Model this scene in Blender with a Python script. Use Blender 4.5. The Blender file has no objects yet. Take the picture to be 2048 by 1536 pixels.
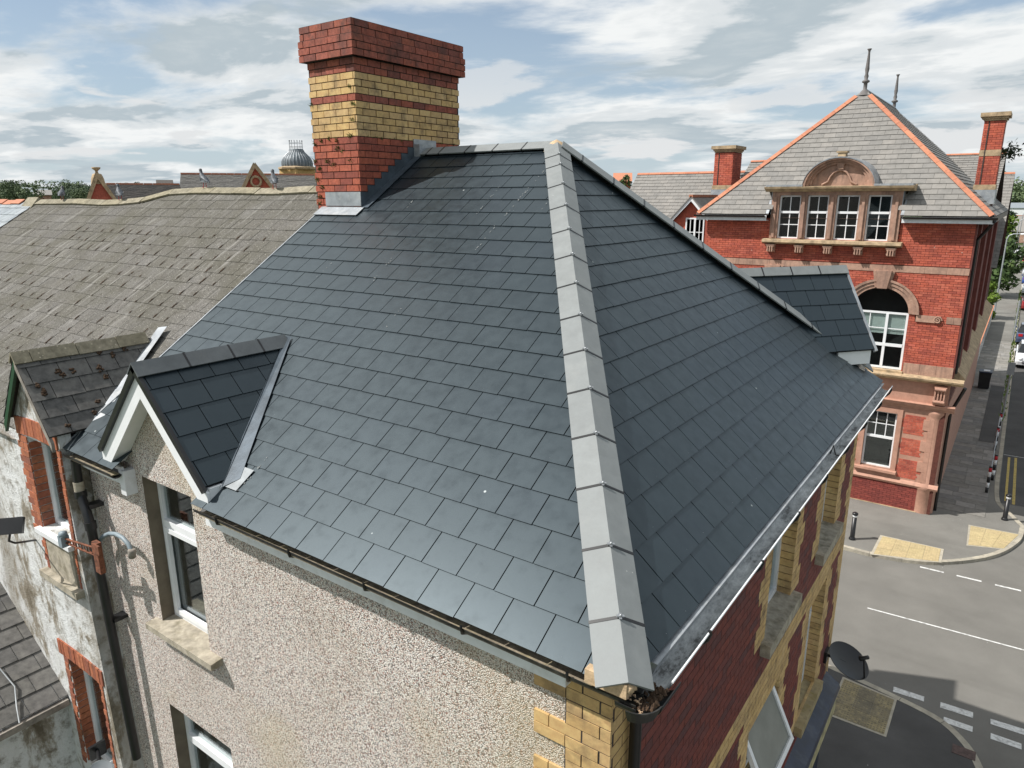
import bpy, math, random
from mathutils import Vector, Matrix
random.seed(7)
R = math.radians
scene = bpy.context.scene
col = scene.collection

# ------------------------------------------------------------------ camera
CAM = Vector((1.3464, -2.8837, 2.4760)); FPX = 1412.1
cr = Vector((0.81339449, 0.58170844, -0.00216577)); cu = Vector((-0.1462586, 0.20811194, 0.96710798)); cf = Vector((-0.5630256, 0.78632354, -0.25435697))
cd = bpy.data.cameras.new('camera'); cam = bpy.data.objects.new('camera', cd); col.objects.link(cam)
cd.sensor_width = 36; cd.lens = FPX / 2048 * 36; cd.clip_start = 0.05; cd.clip_end = 4000
cam.matrix_world = Matrix(((cr.x, cu.x, -cf.x, CAM.x), (cr.y, cu.y, -cf.y, CAM.y), (cr.z, cu.z, -cf.z, CAM.z), (0, 0, 0, 1)))
scene.camera = cam

# ------------------------------------------------------------------ sky, sun, exposure
SUN_EL = R(49); SUN_AZ = R(230)          # azimuth clockwise from +Y
world = bpy.data.worlds.new('World'); scene.world = world; world.use_nodes = True
wn = world.node_tree.nodes; wl = world.node_tree.links; wn.clear()
def W(t, **k):
    n = wn.new(t)
    for a, b in k.items(): setattr(n, a, b)
    return n
def wmath(op, a, b=None):
    n = W('ShaderNodeMath', operation=op)
    for i, s in enumerate((a, b)):
        if s is None: continue
        if isinstance(s, (int, float)): n.inputs[i].default_value = s
        else: wl.new(s, n.inputs[i])
    return n.outputs[0]
out = W('ShaderNodeOutputWorld'); bg = W('ShaderNodeBackground'); bg.inputs[1].default_value = 0.084
sky = W('ShaderNodeTexSky', sky_type='NISHITA'); sky.sun_disc = False; sky.sun_elevation = SUN_EL; sky.sun_rotation = SUN_AZ
sky.air_density = 1.0; sky.dust_density = 0.7; sky.ozone_density = 1.5
tc = W('ShaderNodeTexCoord'); sep = W('ShaderNodeSeparateXYZ'); wl.new(tc.outputs['Generated'], sep.inputs[0])
zz = wmath('MAXIMUM', sep.outputs[2], 0.0); den = wmath('ADD', zz, 0.11)
px_ = wmath('DIVIDE', sep.outputs[0], den); py_ = wmath('DIVIDE', sep.outputs[1], den)
cmb = W('ShaderNodeCombineXYZ'); wl.new(px_, cmb.inputs[0]); wl.new(py_, cmb.inputs[1])
def wnoise(scale, detail, rough, loc=(0, 0, 0), rot=0, sc=(1, 1, 1), dist=0.0):
    mp = W('ShaderNodeMapping'); mp.inputs['Location'].default_value = loc; mp.inputs['Rotation'].default_value = (0, 0, rot); mp.inputs['Scale'].default_value = sc
    wl.new(cmb.outputs[0], mp.inputs[0])
    n = W('ShaderNodeTexNoise'); n.inputs['Scale'].default_value = scale; n.inputs['Detail'].default_value = detail
    n.inputs['Roughness'].default_value = rough; n.inputs['Distortion'].default_value = dist
    wl.new(mp.outputs[0], n.inputs['Vector']); return n.outputs['Fac']
def wramp(s, pts, interp='EASE'):
    n = W('ShaderNodeValToRGB'); n.color_ramp.interpolation = interp; e = n.color_ramp.elements
    while len(e) < len(pts): e.new(0.5)
    for x, (p, c) in zip(e, pts): x.position = p; x.color = (c[0], c[1], c[2], 1)
    wl.new(s, n.inputs[0]); return n.outputs[0]
cover = wnoise(0.55, 12, 0.57, (11.3, 2.6, 0), R(35), (0.9, 1.2, 1), 0.25)
mask = wramp(cover, [(0.40, (0, 0, 0)), (0.515, (1, 1, 1))])
fine = wnoise(1.15, 12, 0.56, (7.3, 4.2, 2), R(35), (0.9, 1.2, 1), 0.25)
thick = wmath('ADD', wmath('MULTIPLY', cover, 0.5), wmath('MULTIPLY', fine, 0.5))
ccol = wramp(thick, [(0.38, (7.6, 8.2, 8.5)), (0.46, (9.6, 9.8, 9.8)), (0.51, (7.8, 8.2, 8.4)), (0.555, (5.1, 5.9, 6.4)), (0.64, (6.4, 7.0, 7.3))])
# puffy cumulus near the horizon
puff = wnoise(0.75, 12, 0.55, (1.3, 9.1, 5), R(20), (1, 1, 1), 0.2)
pm = wramp(puff, [(0.54, (0, 0, 0)), (0.59, (1, 1, 1))])
low = wramp(sep.outputs[2], [(0.0, (0.6, 0.6, 0.6)), (0.06, (1, 1, 1)), (0.17, (0.6, 0.6, 0.6)), (0.26, (0, 0, 0))])
pm2 = W('ShaderNodeMixRGB', blend_type='MULTIPLY'); pm2.inputs[0].default_value = 1; wl.new(pm, pm2.inputs[1]); wl.new(low, pm2.inputs[2])
skt = W('ShaderNodeMixRGB', blend_type='MULTIPLY'); skt.inputs[0].default_value = 1; skt.inputs[2].default_value = (1.0, 1.05, 1.10, 1); wl.new(sky.outputs[0], skt.inputs[1])
veil = W('ShaderNodeMixRGB'); veil.inputs[2].default_value = (5.9, 7.0, 7.9, 1); wl.new(skt.outputs[0], veil.inputs[1])      # thin high cloud, thicker towards the horizon
wl.new(wramp(sep.outputs[2], [(0.0, (0.80, 0.80, 0.80)), (0.12, (0.52, 0.52, 0.52)), (0.35, (0.22, 0.22, 0.22))]), veil.inputs[0])
m1 = W('ShaderNodeMixRGB'); wl.new(mask, m1.inputs[0]); wl.new(veil.outputs[0], m1.inputs[1]); wl.new(ccol, m1.inputs[2])
m2 = W('ShaderNodeMixRGB'); wl.new(pm2.outputs[0], m2.inputs[0]); wl.new(m1.outputs[0], m2.inputs[1]); m2.inputs[2].default_value = (8.2, 8.4, 8.5, 1)
wl.new(m2.outputs[0], bg.inputs[0]); wl.new(bg.outputs[0], out.inputs[0])

sd = bpy.data.lights.new('sun', 'SUN'); sun = bpy.data.objects.new('sun', sd); col.objects.link(sun)
sd.energy = 5.0; sd.angle = R(0.53); sd.color = (1.0, 0.965, 0.92)
Ldir = Vector((math.sin(SUN_AZ) * math.cos(SUN_EL), math.cos(SUN_AZ) * math.cos(SUN_EL), math.sin(SUN_EL)))
sun.rotation_euler = (-Ldir).to_track_quat('-Z', 'Y').to_euler(); sun.location = (-30, -30, 40)
vs = scene.view_settings; vs.view_transform = 'Standard'; vs.look = 'None'; vs.exposure = 0.17; vs.gamma = 1.0; vs.use_curve_mapping = False

# ------------------------------------------------------------------ helpers
def proj(P):
    d = Vector(P) - CAM; z = d.dot(cf)
    if z < 0.05: return None
    return (1024 + FPX * d.dot(cr) / z, 768 - FPX * d.dot(cu) / z)
def at(px, py, dist):                       # point on the sight line of a pixel, at a horizontal distance
    d = cf + cr * ((px - 1024) / FPX) - cu * ((py - 768) / FPX)
    return CAM + d * (dist / math.hypot(d.x, d.y))
def parea(pts):
    q = [proj(p) for p in pts]
    if any(a is None for a in q): return 0
    if all(a[0] < 0 or a[0] > 2048 or a[1] < 0 or a[1] > 1536 for a in q): return 0
    return abs(sum(q[i][0] * q[(i + 1) % len(q)][1] - q[(i + 1) % len(q)][0] * q[i][1] for i in range(len(q)))) / 2

WLOC = {}
def put(o, parent=None, base=None):
    """link; geometry given in world coordinates unless the parent is a local-built thing"""
    col.objects.link(o)
    if parent is not None:
        o.parent = parent
        pl = WLOC.get(parent.name)
        if pl is not None: o.matrix_parent_inverse = Matrix.Translation(-pl)
    WLOC[o.name] = Vector(base) if base is not None else Vector((0, 0, 0))
    return o
def tag(o, label=None, cat=None, group=None, kind=None):
    if label: o['label'] = label
    if cat: o['category'] = cat
    if group: o['group'] = group
    if kind: o['kind'] = kind
    return o
def thing(name, loc, label, cat, group=None):
    o = bpy.data.objects.new(name, None); o.location = loc; o.empty_display_size = 0.2
    put(o, None, loc); return tag(o, label, cat, group)

class MB:
    def __init__(s): s.v = []; s.f = []; s.m = []; s.sm = []
    def poly(s, pts, m=0, smooth=False):
        b = len(s.v); s.v += [tuple(p) for p in pts]; s.f.append(tuple(range(b, b + len(pts)))); s.m.append(m); s.sm.append(smooth)
    def faces(s, vs, fs, m=0, smooth=False):
        b = len(s.v); s.v += [tuple(p) for p in vs]
        for f in fs: s.f.append(tuple(i + b for i in f)); s.m.append(m); s.sm.append(smooth)
    def box(s, a, b, m=0):
        x0, y0, z0 = a; x1, y1, z1 = b
        s.faces([(x0, y0, z0), (x1, y0, z0), (x1, y1, z0), (x0, y1, z0), (x0, y0, z1), (x1, y0, z1), (x1, y1, z1), (x0, y1, z1)],
                [(0, 3, 2, 1), (4, 5, 6, 7), (0, 1, 5, 4), (1, 2, 6, 5), (2, 3, 7, 6), (3, 0, 4, 7)], m)
    def obox(s, O, U, V, N, u0, u1, v0, v1, n0, n1, m=0):
        P = lambda u, v, n: O + U * u + V * v + N * n
        s.faces([P(u0, v0, n0), P(u1, v0, n0), P(u1, v1, n0), P(u0, v1, n0), P(u0, v0, n1), P(u1, v0, n1), P(u1, v1, n1), P(u0, v1, n1)],
                [(0, 3, 2, 1), (4, 5, 6, 7), (0, 1, 5, 4), (1, 2, 6, 5), (2, 3, 7, 6), (3, 0, 4, 7)], m)
    def prism(s, pts, ext, m=0):
        n = len(pts); ext = Vector(ext); P = [Vector(p) for p in pts]
        s.faces(P + [p + ext for p in P], [tuple(range(n))[::-1], tuple(range(n, 2 * n))] + [(i, (i + 1) % n, n + (i + 1) % n, n + i) for i in range(n)], m)
    def tube(s, path, r, seg=10, m=0, caps=True):
        path = [Vector(p) for p in path]; rs = r if isinstance(r, (list, tuple)) else [r] * len(path)
        rings = []; ref = None
        for i, p in enumerate(path):
            t = (path[min(i + 1, len(path) - 1)] - path[max(i - 1, 0)]).normalized()
            if ref is None:
                a = Vector((0, 0, 1)) if abs(t.z) < 0.9 else Vector((1, 0, 0)); ref = (a - t * a.dot(t)).normalized()
            else: ref = (ref - t * ref.dot(t)).normalized()
            b = t.cross(ref)
            rings.append([p + (ref * math.cos(k * 2 * math.pi / seg) + b * math.sin(k * 2 * math.pi / seg)) * rs[i] for k in range(seg)])
        vs = [q for rg in rings for q in rg]; fs = []
        for i in range(len(rings) - 1):
            for k in range(seg): fs.append((i * seg + k, i * seg + (k + 1) % seg, (i + 1) * seg + (k + 1) % seg, (i + 1) * seg + k))
        s.faces(vs, fs, m, True)
        if caps: s.poly(rings[0][::-1], m); s.poly(rings[-1], m)
    def lathe(s, c, prof, seg=16, m=0, axis=(0, 0, 1), smooth=True):
        ax = Vector(axis).normalized(); a = Vector((1, 0, 0)) if abs(ax.x) < 0.9 else Vector((0, 1, 0)); a = (a - ax * a.dot(ax)).normalized(); b = ax.cross(a); c = Vector(c)
        vs = []; fs = []
        for r, h in prof:
            for k in range(seg): vs.append(c + ax * h + (a * math.cos(2 * math.pi * k / seg) + b * math.sin(2 * math.pi * k / seg)) * r)
        for i in range(len(prof) - 1):
            for k in range(seg): fs.append((i * seg + k, i * seg + (k + 1) % seg, (i + 1) * seg + (k + 1) % seg, (i + 1) * seg + k))
        s.faces(vs, fs, m, smooth)
    def build(s, name, mat, parent=None, **kw):
        me = bpy.data.meshes.new(name); me.from_pydata(s.v, [], s.f)
        mats = mat if isinstance(mat, (list, tuple)) else [mat]
        for mm in mats: me.materials.append(mm)
        if len(mats) > 1: me.polygons.foreach_set('material_index', s.m)
        if any(s.sm): me.polygons.foreach_set('use_smooth', s.sm)
        me.update()
        o = bpy.data.objects.new(name, me); put(o, parent)
        return tag(o, **kw)

# ------------------------------------------------------------------ materials
class NT:
    def __init__(s, name):
        s.mat = bpy.data.materials.new(name); s.mat.use_nodes = True; s.t = s.mat.node_tree; s.n = s.t.nodes; s.l = s.t.links
        s.b = s.n['Principled BSDF']; s._c = None
    def node(s, t, **k):
        n = s.n.new(t)
        for a, b in k.items(): setattr(n, a, b)
        return n
    def set(s, sock, v):
        i = s.b.inputs[sock]
        if isinstance(v, bpy.types.NodeSocket): s.l.new(v, i)
        else: i.default_value = v if not (isinstance(v, tuple) and len(v) == 3) else (*v, 1)
    def coord(s, scale=(1, 1, 1), rot=(0, 0, 0), obj=True):
        tc = s.node('ShaderNodeTexCoord'); mp = s.node('ShaderNodeMapping'); mp.inputs['Scale'].default_value = scale; mp.inputs['Rotation'].default_value = rot
        s.l.new(tc.outputs['Object'], mp.inputs[0]); return mp.outputs[0]
    def wcoord(s, scale=(1, 1, 1), rot=(0, 0, 0)):
        g = s.node('ShaderNodeNewGeometry'); mp = s.node('ShaderNodeMapping'); mp.inputs['Scale'].default_value = scale; mp.inputs['Rotation'].default_value = rot
        s.l.new(g.outputs['Position'], mp.inputs[0]); return mp.outputs[0]
    def noise(s, scale, detail=4, rough=0.55, vec=None, dist=0.0):
        n = s.node('ShaderNodeTexNoise'); n.inputs['Scale'].default_value = scale; n.inputs['Detail'].default_value = detail
        n.inputs['Roughness'].default_value = rough; n.inputs['Distortion'].default_value = dist
        s.l.new(vec if vec is not None else s.wcoord(), n.inputs['Vector']); return n.outputs['Fac']
    def voro(s, scale, vec=None, feat='F1', out='Distance'):
        n = s.node('ShaderNodeTexVoronoi', feature=feat); n.inputs['Scale'].default_value = scale
        s.l.new(vec if vec is not None else s.wcoord(), n.inputs['Vector']); return n.outputs[out]
    def ramp(s, f, pts, interp='LINEAR'):
        n = s.node('ShaderNodeValToRGB'); n.color_ramp.interpolation = interp; e = n.color_ramp.elements
        while len(e) < len(pts): e.new(0.5)
        for x, (p, c) in zip(e, pts):
            x.position = p; x.color = (*c, 1) if isinstance(c, tuple) else (c, c, c, 1)
        s.l.new(f, n.inputs[0]); return n.outputs[0]
    def mix(s, f, a, b, mode='MIX'):
        n = s.node('ShaderNodeMixRGB', blend_type=mode)
        for i, v in ((0, f), (1, a), (2, b)):
            if isinstance(v, bpy.types.NodeSocket): s.l.new(v, n.inputs[i])
            elif isinstance(v, tuple): n.inputs[i].default_value = (*v, 1)
            else: n.inputs[i].default_value = v if i == 0 else (v, v, v, 1)
        return n.outputs[0]
    def math(s, op, a, b=None):
        n = s.node('ShaderNodeMath', operation=op)
        for i, v in ((0, a), (1, b)):
            if v is None: continue
            if isinstance(v, bpy.types.NodeSocket): s.l.new(v, n.inputs[i])
            else: n.inputs[i].default_value = v
        return n.outputs[0]
    def rnd(s):                                   # one random value for each separate piece
        g = s.node('ShaderNodeNewGeometry'); oi = s.node('ShaderNodeObjectInfo')
        return s.math('FRACT', s.math('ADD', g.outputs['Random Per Island'], s.math('MULTIPLY', oi.outputs['Random'], 7.31)))
    def bump(s, h, strength=0.3, dist=0.01):
        n = s.node('ShaderNodeBump'); n.inputs['Strength'].default_value = strength; n.inputs['Distance'].default_value = dist
        s.l.new(h, n.inputs['Height']); s.l.new(n.outputs[0], s.b.inputs['Normal'])

def mat_simple(name, c, rough=0.6, metal=0.0, var=0.12, nscale=6, bump=0.0, bscale=60, spec=0.5, dirt=None):
    m = NT(name); f = m.noise(nscale, 5, 0.6)
    lo = tuple(x * (1 - var * 1.6) for x in c); hi = tuple(min(1, x * (1 + var * 1.6)) for x in c)
    base = m.ramp(f, [(0.25, lo), (0.75, hi)])
    if dirt:
        base = m.mix(m.ramp(m.noise(dirt[1], 7, 0.65), [(0.5, 0.0), (0.68, dirt[2])]), base, dirt[0])
    m.set('Base Color', base); m.set('Roughness', rough); m.set('Metallic', metal); m.set('Specular IOR Level', spec)
    if bump: m.bump(m.noise(bscale, 4, 0.6), bump, 0.004)
    return m.mat
def mat_pieces(name, cols, rough=0.8, mott=(30, 0.2), bump=(120, 0.35), stain=None, spec=0.4, spots=None, streak=None, stain2=None, coat=0.0):
    """material for bricks / slates: tone picked for each piece, mottled, stained"""
    m = NT(name); r = m.rnd(); k = len(cols)
    base = m.ramp(r, [((i + 0.5) / k, c) for i, c in enumerate(cols)])
    mo = m.noise(mott[0], 5, 0.65)
    base = m.mix(mott[1], base, m.ramp(mo, [(0.25, 0.0), (0.75, 1.0)]), 'OVERLAY')
    for st in (stain, stain2):
        if st:
            c, sc, lo, hi, amt = st
            base = m.mix(m.ramp(m.noise(sc, 7, 0.68), [(lo, 0.0), (hi, amt)]), base, c)
    if streak:
        c, scl, lo, hi, amt = streak
        base = m.mix(m.ramp(m.noise(1.0, 4, 0.6, m.wcoord(scl)), [(lo, 0.0), (hi, amt)]), base, c)
    if spots:
        c, sc, thr = spots
        base = m.mix(m.ramp(m.voro(sc), [(thr * 0.7, 1.0), (thr, 0.0)]), base, c)
    m.set('Base Color', base); m.set('Specular IOR Level', spec)
    m.set('Roughness', m.ramp(m.noise(9, 4), [(0.3, max(0.05, rough - 0.08)), (0.7, min(1, rough + 0.08))]))
    if coat: m.set('Coat Weight', coat); m.set('Coat Roughness', 0.40); m.b.inputs['Specular Tint'].default_value = (0.80, 0.98, 1.09, 1); m.b.inputs['Coat Tint'].default_value = (0.9, 1.0, 1.0, 1)
    m.bump(m.noise(bump[0], 5, 0.6), bump[1], 0.003)
    return m.mat

M = {}
M['slate'] = mat_pieces('new_slate', [(0.0125, 0.0185, 0.0235), (0.0145, 0.0210, 0.0260), (0.0115, 0.0170, 0.0215), (0.0155, 0.0225, 0.0275), (0.0130, 0.0190, 0.0250)], 0.42, (5, 0.08), (150, 0.05),
                        stain=((0.022, 0.029, 0.033), 0.9, 0.45, 0.72, 0.25), spec=0.50, streak=((0.10, 0.105, 0.10), (26, 3, 3), 0.70, 0.82, 0.25), spots=((0.42, 0.43, 0.42), 2.3, 0.026), coat=0.26)
M['underlay'] = mat_simple('roof_underlay', (0.010, 0.011, 0.013), 0.9)
M['ridge'] = mat_pieces('ridge_tile_grey', [(0.215, 0.228, 0.226), (0.225, 0.238, 0.236), (0.205, 0.218, 0.217)], 0.62, (9, 0.12), (200, 0.2), stain=((0.155, 0.163, 0.16), 2.5, 0.48, 0.75, 0.5), spots=((0.45, 0.45, 0.43), 7, 0.035), streak=((0.30, 0.31, 0.30), (5, 5, 5), 0.55, 0.75, 0.4))
M['ridge_dark'] = mat_pieces('ridge_tile_dark', [(0.095, 0.105, 0.11), (0.115, 0.125, 0.13)], 0.6, (6, 0.2), (200, 0.2), stain=((0.15, 0.158, 0.158), 4, 0.5, 0.75, 0.5))
M['black'] = mat_simple('black_plastic', (0.012, 0.012, 0.013), 0.38, var=0.3)
M['blackgut'] = mat_simple('black_gutter', (0.014, 0.014, 0.014), 0.45, var=0.3, dirt=((0.12, 0.11, 0.09), 9, 0.4))
M['steel'] = mat_simple('steel', (0.45, 0.46, 0.47), 0.35, 0.8)
M['lead'] = mat_simple('lead_sheet', (0.30, 0.32, 0.34), 0.42, 0.25, 0.25, 5, 0.25, 30, dirt=((0.55, 0.55, 0.53), 6, 0.5))
M['leadnew'] = mat_simple('lead_new', (0.075, 0.095, 0.115), 0.38, 0.3, 0.25, 6, 0.3, 14)
M['mortar_tan'] = mat_simple('mortar_tan', (0.50, 0.36, 0.22), 0.9, var=0.2, nscale=30, bump=0.8, bscale=80)
M['mortar_dark'] = mat_simple('mortar_dark', (0.055, 0.045, 0.04), 0.95, var=0.3, nscale=25)
M['mortar'] = mat_simple('mortar_black_ash', (0.050, 0.034, 0.030), 0.95, var=0.3, nscale=25)
M['mortar_school'] = mat_simple('mortar_school', (0.10, 0.032, 0.022), 0.95, var=0.2, nscale=12)
M['brick_red'] = mat_pieces('brick_red', [(0.31, 0.088, 0.055), (0.35, 0.105, 0.065), (0.26, 0.074, 0.050), (0.33, 0.098, 0.066), (0.20, 0.066, 0.050)], 0.85, (22, 0.4), (110, 0.7), stain=((0.075, 0.042, 0.036), 3.2, 0.47, 0.68, 0.75), streak=((0.55, 0.45, 0.38), (34, 34, 1.6), 0.715, 0.76, 0.65))
M['brick_red_low'] = mat_pieces('brick_red_bright', [(0.37, 0.095, 0.055), (0.41, 0.11, 0.062), (0.31, 0.08, 0.05), (0.26, 0.07, 0.048)], 0.85, (22, 0.35), (110, 0.7), stain=((0.12, 0.05, 0.038), 4, 0.52, 0.74, 0.65))
M['brick_yellow'] = mat_pieces('brick_yellow', [(0.60, 0.395, 0.165), (0.64, 0.435, 0.195), (0.56, 0.365, 0.15), (0.62, 0.425, 0.205), (0.50, 0.325, 0.145)], 0.75, (18, 0.25), (130, 0.4), stain=((0.13, 0.095, 0.058), 4.2, 0.50, 0.70, 0.8), stain2=((0.36, 0.235, 0.11), 1.5, 0.48, 0.68, 0.35))
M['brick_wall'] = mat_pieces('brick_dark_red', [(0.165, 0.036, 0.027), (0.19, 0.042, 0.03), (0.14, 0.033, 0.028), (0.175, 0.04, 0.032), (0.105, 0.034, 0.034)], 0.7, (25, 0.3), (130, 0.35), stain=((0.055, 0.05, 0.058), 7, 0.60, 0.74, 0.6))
M['brick_school'] = mat_pieces('brick_school', [(0.46, 0.105, 0.062), (0.51, 0.125, 0.074), (0.41, 0.092, 0.056), (0.49, 0.12, 0.08), (0.53, 0.145, 0.09), (0.35, 0.08, 0.054)], 0.88, (14, 0.3), (60, 0.4), stain=((0.20, 0.055, 0.042), 0.8, 0.46, 0.70, 0.65), spots=((0.6, 0.42, 0.34), 2.1, 0.045))
M['brick_orange'] = mat_pieces('brick_orange', [(0.38, 0.125, 0.06), (0.42, 0.15, 0.075), (0.32, 0.10, 0.05), (0.26, 0.09, 0.055)], 0.85, (25, 0.35), (120, 0.5), stain=((0.12, 0.075, 0.05), 5, 0.50, 0.70, 0.7))
M['stone'] = mat_pieces('pink_sandstone', [(0.43, 0.265, 0.195), (0.47, 0.295, 0.215), (0.40, 0.245, 0.18)], 0.85, (8, 0.25), (70, 0.3), stain=((0.20, 0.125, 0.095), 1.8, 0.45, 0.70, 0.75), streak=((0.17, 0.12, 0.095), (7, 7, 0.9), 0.52, 0.70, 0.6))
M['stone_paint'] = mat_pieces('painted_stone', [(0.45, 0.25, 0.18), (0.48, 0.27, 0.195)], 0.75, (6, 0.18), (60, 0.2), stain=((0.33, 0.175, 0.125), 2.0, 0.48, 0.72, 0.6), streak=((0.28, 0.16, 0.12), (6, 6, 0.8), 0.55, 0.72, 0.5))
M['stone_ledge'] = mat_simple('weathered_ledge', (0.42, 0.31, 0.19), 0.9, var=0.25, nscale=5, bump=0.4, dirt=((0.16, 0.125, 0.08), 4, 0.7))
M['sill'] = mat_simple('stone_sill', (0.36, 0.32, 0.25), 0.9, var=0.25, nscale=12, bump=0.5, dirt=((0.14, 0.12, 0.07), 7, 0.7))
M['sill_moss'] = mat_simple('mossy_sill', (0.34, 0.27, 0.15), 0.95, var=0.3, nscale=12, bump=0.5, dirt=((0.16, 0.12, 0.02), 6, 0.9))
M['upvc'] = mat_simple('white_upvc', (0.80, 0.81, 0.82), 0.3, var=0.03)
M['fascia'] = mat_simple('white_fascia', (0.74, 0.75, 0.76), 0.35, var=0.06, dirt=((0.5, 0.48, 0.44), 8, 0.4))
M['cable_grey'] = mat_simple('grey_plastic', (0.22, 0.27, 0.30), 0.5)
M['rust'] = mat_simple('rusty_iron', (0.17, 0.06, 0.03), 0.85, var=0.5, nscale=25, bump=0.6)
M['silt'] = mat_simple('gutter_silt', (0.24, 0.20, 0.145), 0.95, var=0.35, nscale=20, bump=0.9, bscale=90, dirt=((0.34, 0.30, 0.14), 12, 0.5))
M['gravel'] = mat_simple('gutter_gravel', (0.48, 0.34, 0.22), 0.95, var=0.4, nscale=60, bump=1.0, bscale=90)
M['timber'] = mat_simple('old_timber', (0.24, 0.215, 0.185), 0.9, var=0.3, nscale=10, bump=0.5)
M['green'] = mat_simple('green_paint', (0.012, 0.055, 0.025), 0.5)
M['interior'] = mat_simple('dark_interior', (0.018, 0.022, 0.022), 0.9)
M['blind'] = mat_simple('pale_blind', (0.78, 0.83, 0.80), 0.8, var=0.05)
M['orange_tile'] = mat_pieces('terracotta_tile', [(0.46, 0.185, 0.105), (0.50, 0.21, 0.12), (0.43, 0.17, 0.10)], 0.8, (10, 0.2), (90, 0.3), stain=((0.30, 0.12, 0.07), 3, 0.55, 0.78, 0.5))
M['slate_school'] = mat_pieces('school_slate', [(0.205, 0.195, 0.180), (0.225, 0.213, 0.195), (0.19, 0.182, 0.17), (0.24, 0.225, 0.205)], 0.75, (5, 0.2), (40, 0.25), stain=((0.27, 0.255, 0.235), 1.2, 0.5, 0.75, 0.5))
M['slate_dark'] = mat_pieces('far_dark_slate', [(0.055, 0.05, 0.045), (0.07, 0.062, 0.055), (0.045, 0.042, 0.04)], 0.85, (4, 0.3), (30, 0.4))
M['slate_old'] = mat_pieces('old_slate', [(0.126, 0.119, 0.107), (0.136, 0.128, 0.114), (0.120, 0.114, 0.104), (0.132, 0.124, 0.112), (0.148, 0.141, 0.130)], 0.92, (75, 0.85), (70, 1.0),
                            stain=((0.085, 0.080, 0.058), 1.1, 0.40, 0.66, 0.75), spots=((0.42, 0.40, 0.35), 26, 0.15), spec=0.2, streak=((0.27, 0.26, 0.24), (12, 1.6, 1.6), 0.56, 0.74, 0.75), stain2=((0.06, 0.052, 0.042), 14, 0.56, 0.66, 0.7))
M['slate_pale'] = mat_pieces('pale_slate', [(0.24, 0.27, 0.285), (0.28, 0.305, 0.32), (0.21, 0.24, 0.26)], 0.55, (6, 0.25), (60, 0.3), stain=((0.14, 0.15, 0.15), 4, 0.58, 0.75, 0.6))
M['slate_moss'] = mat_pieces('dormer_old_slate', [(0.125, 0.120, 0.110), (0.145, 0.138, 0.128), (0.11, 0.106, 0.10)], 0.8, (12, 0.45), (60, 0.4), stain=((0.19, 0.18, 0.155), 3, 0.5, 0.72, 0.6))
M['ridge_old'] = mat_pieces('lichen_ridge', [(0.255, 0.225, 0.155), (0.235, 0.21, 0.15), (0.275, 0.245, 0.18)], 0.95, (14, 0.4), (70, 0.9), stain=((0.13, 0.115, 0.075), 6, 0.46, 0.70, 0.7), spots=((0.42, 0.38, 0.28), 16, 0.16))
M['moss'] = mat_simple('brown_moss', (0.062, 0.036, 0.020), 1.0, var=0.5, nscale=40, bump=1.0, bscale=60)
M['weed'] = mat_simple('green_weed', (0.10, 0.12, 0.025), 0.9, var=0.5, nscale=20)
M['navy'] = mat_simple('navy_paint', (0.012, 0.02, 0.045), 0.4, var=0.3, nscale=5, dirt=((0.08, 0.09, 0.11), 3, 0.6))
M['cream'] = mat_simple('cream_paint', (0.42, 0.37, 0.20), 0.7, var=0.2, dirt=((0.10, 0.09, 0.06), 5, 0.8))
M['tactile'] = mat_pieces('tactile_buff', [(0.42, 0.34, 0.18), (0.46, 0.37, 0.20), (0.39, 0.315, 0.175), (0.44, 0.345, 0.19)], 0.9, (9, 0.2), (90, 0.3), stain=((0.36, 0.28, 0.15), 1.6, 0.5, 0.75, 0.6))
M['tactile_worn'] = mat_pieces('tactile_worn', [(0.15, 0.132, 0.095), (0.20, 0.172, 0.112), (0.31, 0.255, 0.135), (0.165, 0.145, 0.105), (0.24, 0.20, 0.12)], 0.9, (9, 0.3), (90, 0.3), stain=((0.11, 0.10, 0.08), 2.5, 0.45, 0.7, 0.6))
M['flag'] = mat_pieces('flagstone', [(0.20, 0.19, 0.17), (0.25, 0.235, 0.21), (0.17, 0.165, 0.15), (0.30, 0.285, 0.26), (0.185, 0.18, 0.17)], 0.9, (5, 0.25), (60, 0.3), stain=((0.10, 0.095, 0.085), 1.5, 0.55, 0.78, 0.5))
M['kerb'] = mat_pieces('kerb_stone', [(0.36, 0.325, 0.26), (0.32, 0.295, 0.24), (0.40, 0.365, 0.29)], 0.9, (9, 0.25), (60, 0.3))
M['gap'] = mat_simple('joint_dirt', (0.06, 0.055, 0.045), 1.0)
M['paint'] = mat_simple('road_paint_white', (0.62, 0.62, 0.60), 0.8, var=0.15, nscale=14, dirt=((0.22, 0.215, 0.20), 9, 0.7))
M['paint_yellow'] = mat_simple('road_paint_yellow', (0.50, 0.37, 0.10), 0.8, var=0.2, nscale=14, dirt=((0.2, 0.17, 0.1), 9, 0.7))
M['redband'] = mat_simple('red_reflector', (0.45, 0.01, 0.02), 0.4)
M['whiteband'] = mat_simple('white_band', (0.75, 0.76, 0.76), 0.5)
M['galv'] = mat_simple('galvanised_steel', (0.36, 0.38, 0.39), 0.5, 0.5)
M['bark'] = mat_simple('bark', (0.07, 0.055, 0.04), 0.95, var=0.3, nscale=8)
M['tyre'] = mat_simple('tyre_rubber', (0.012, 0.012, 0.012), 0.85)
M['rail_old'] = mat_simple('cupola_lead', (0.13, 0.155, 0.17), 0.6, 0.1, 0.2, 1.5)
M['grass'] = mat_simple('field_green', (0.05, 0.075, 0.02), 1.0, var=0.4, nscale=0.02)

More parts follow.
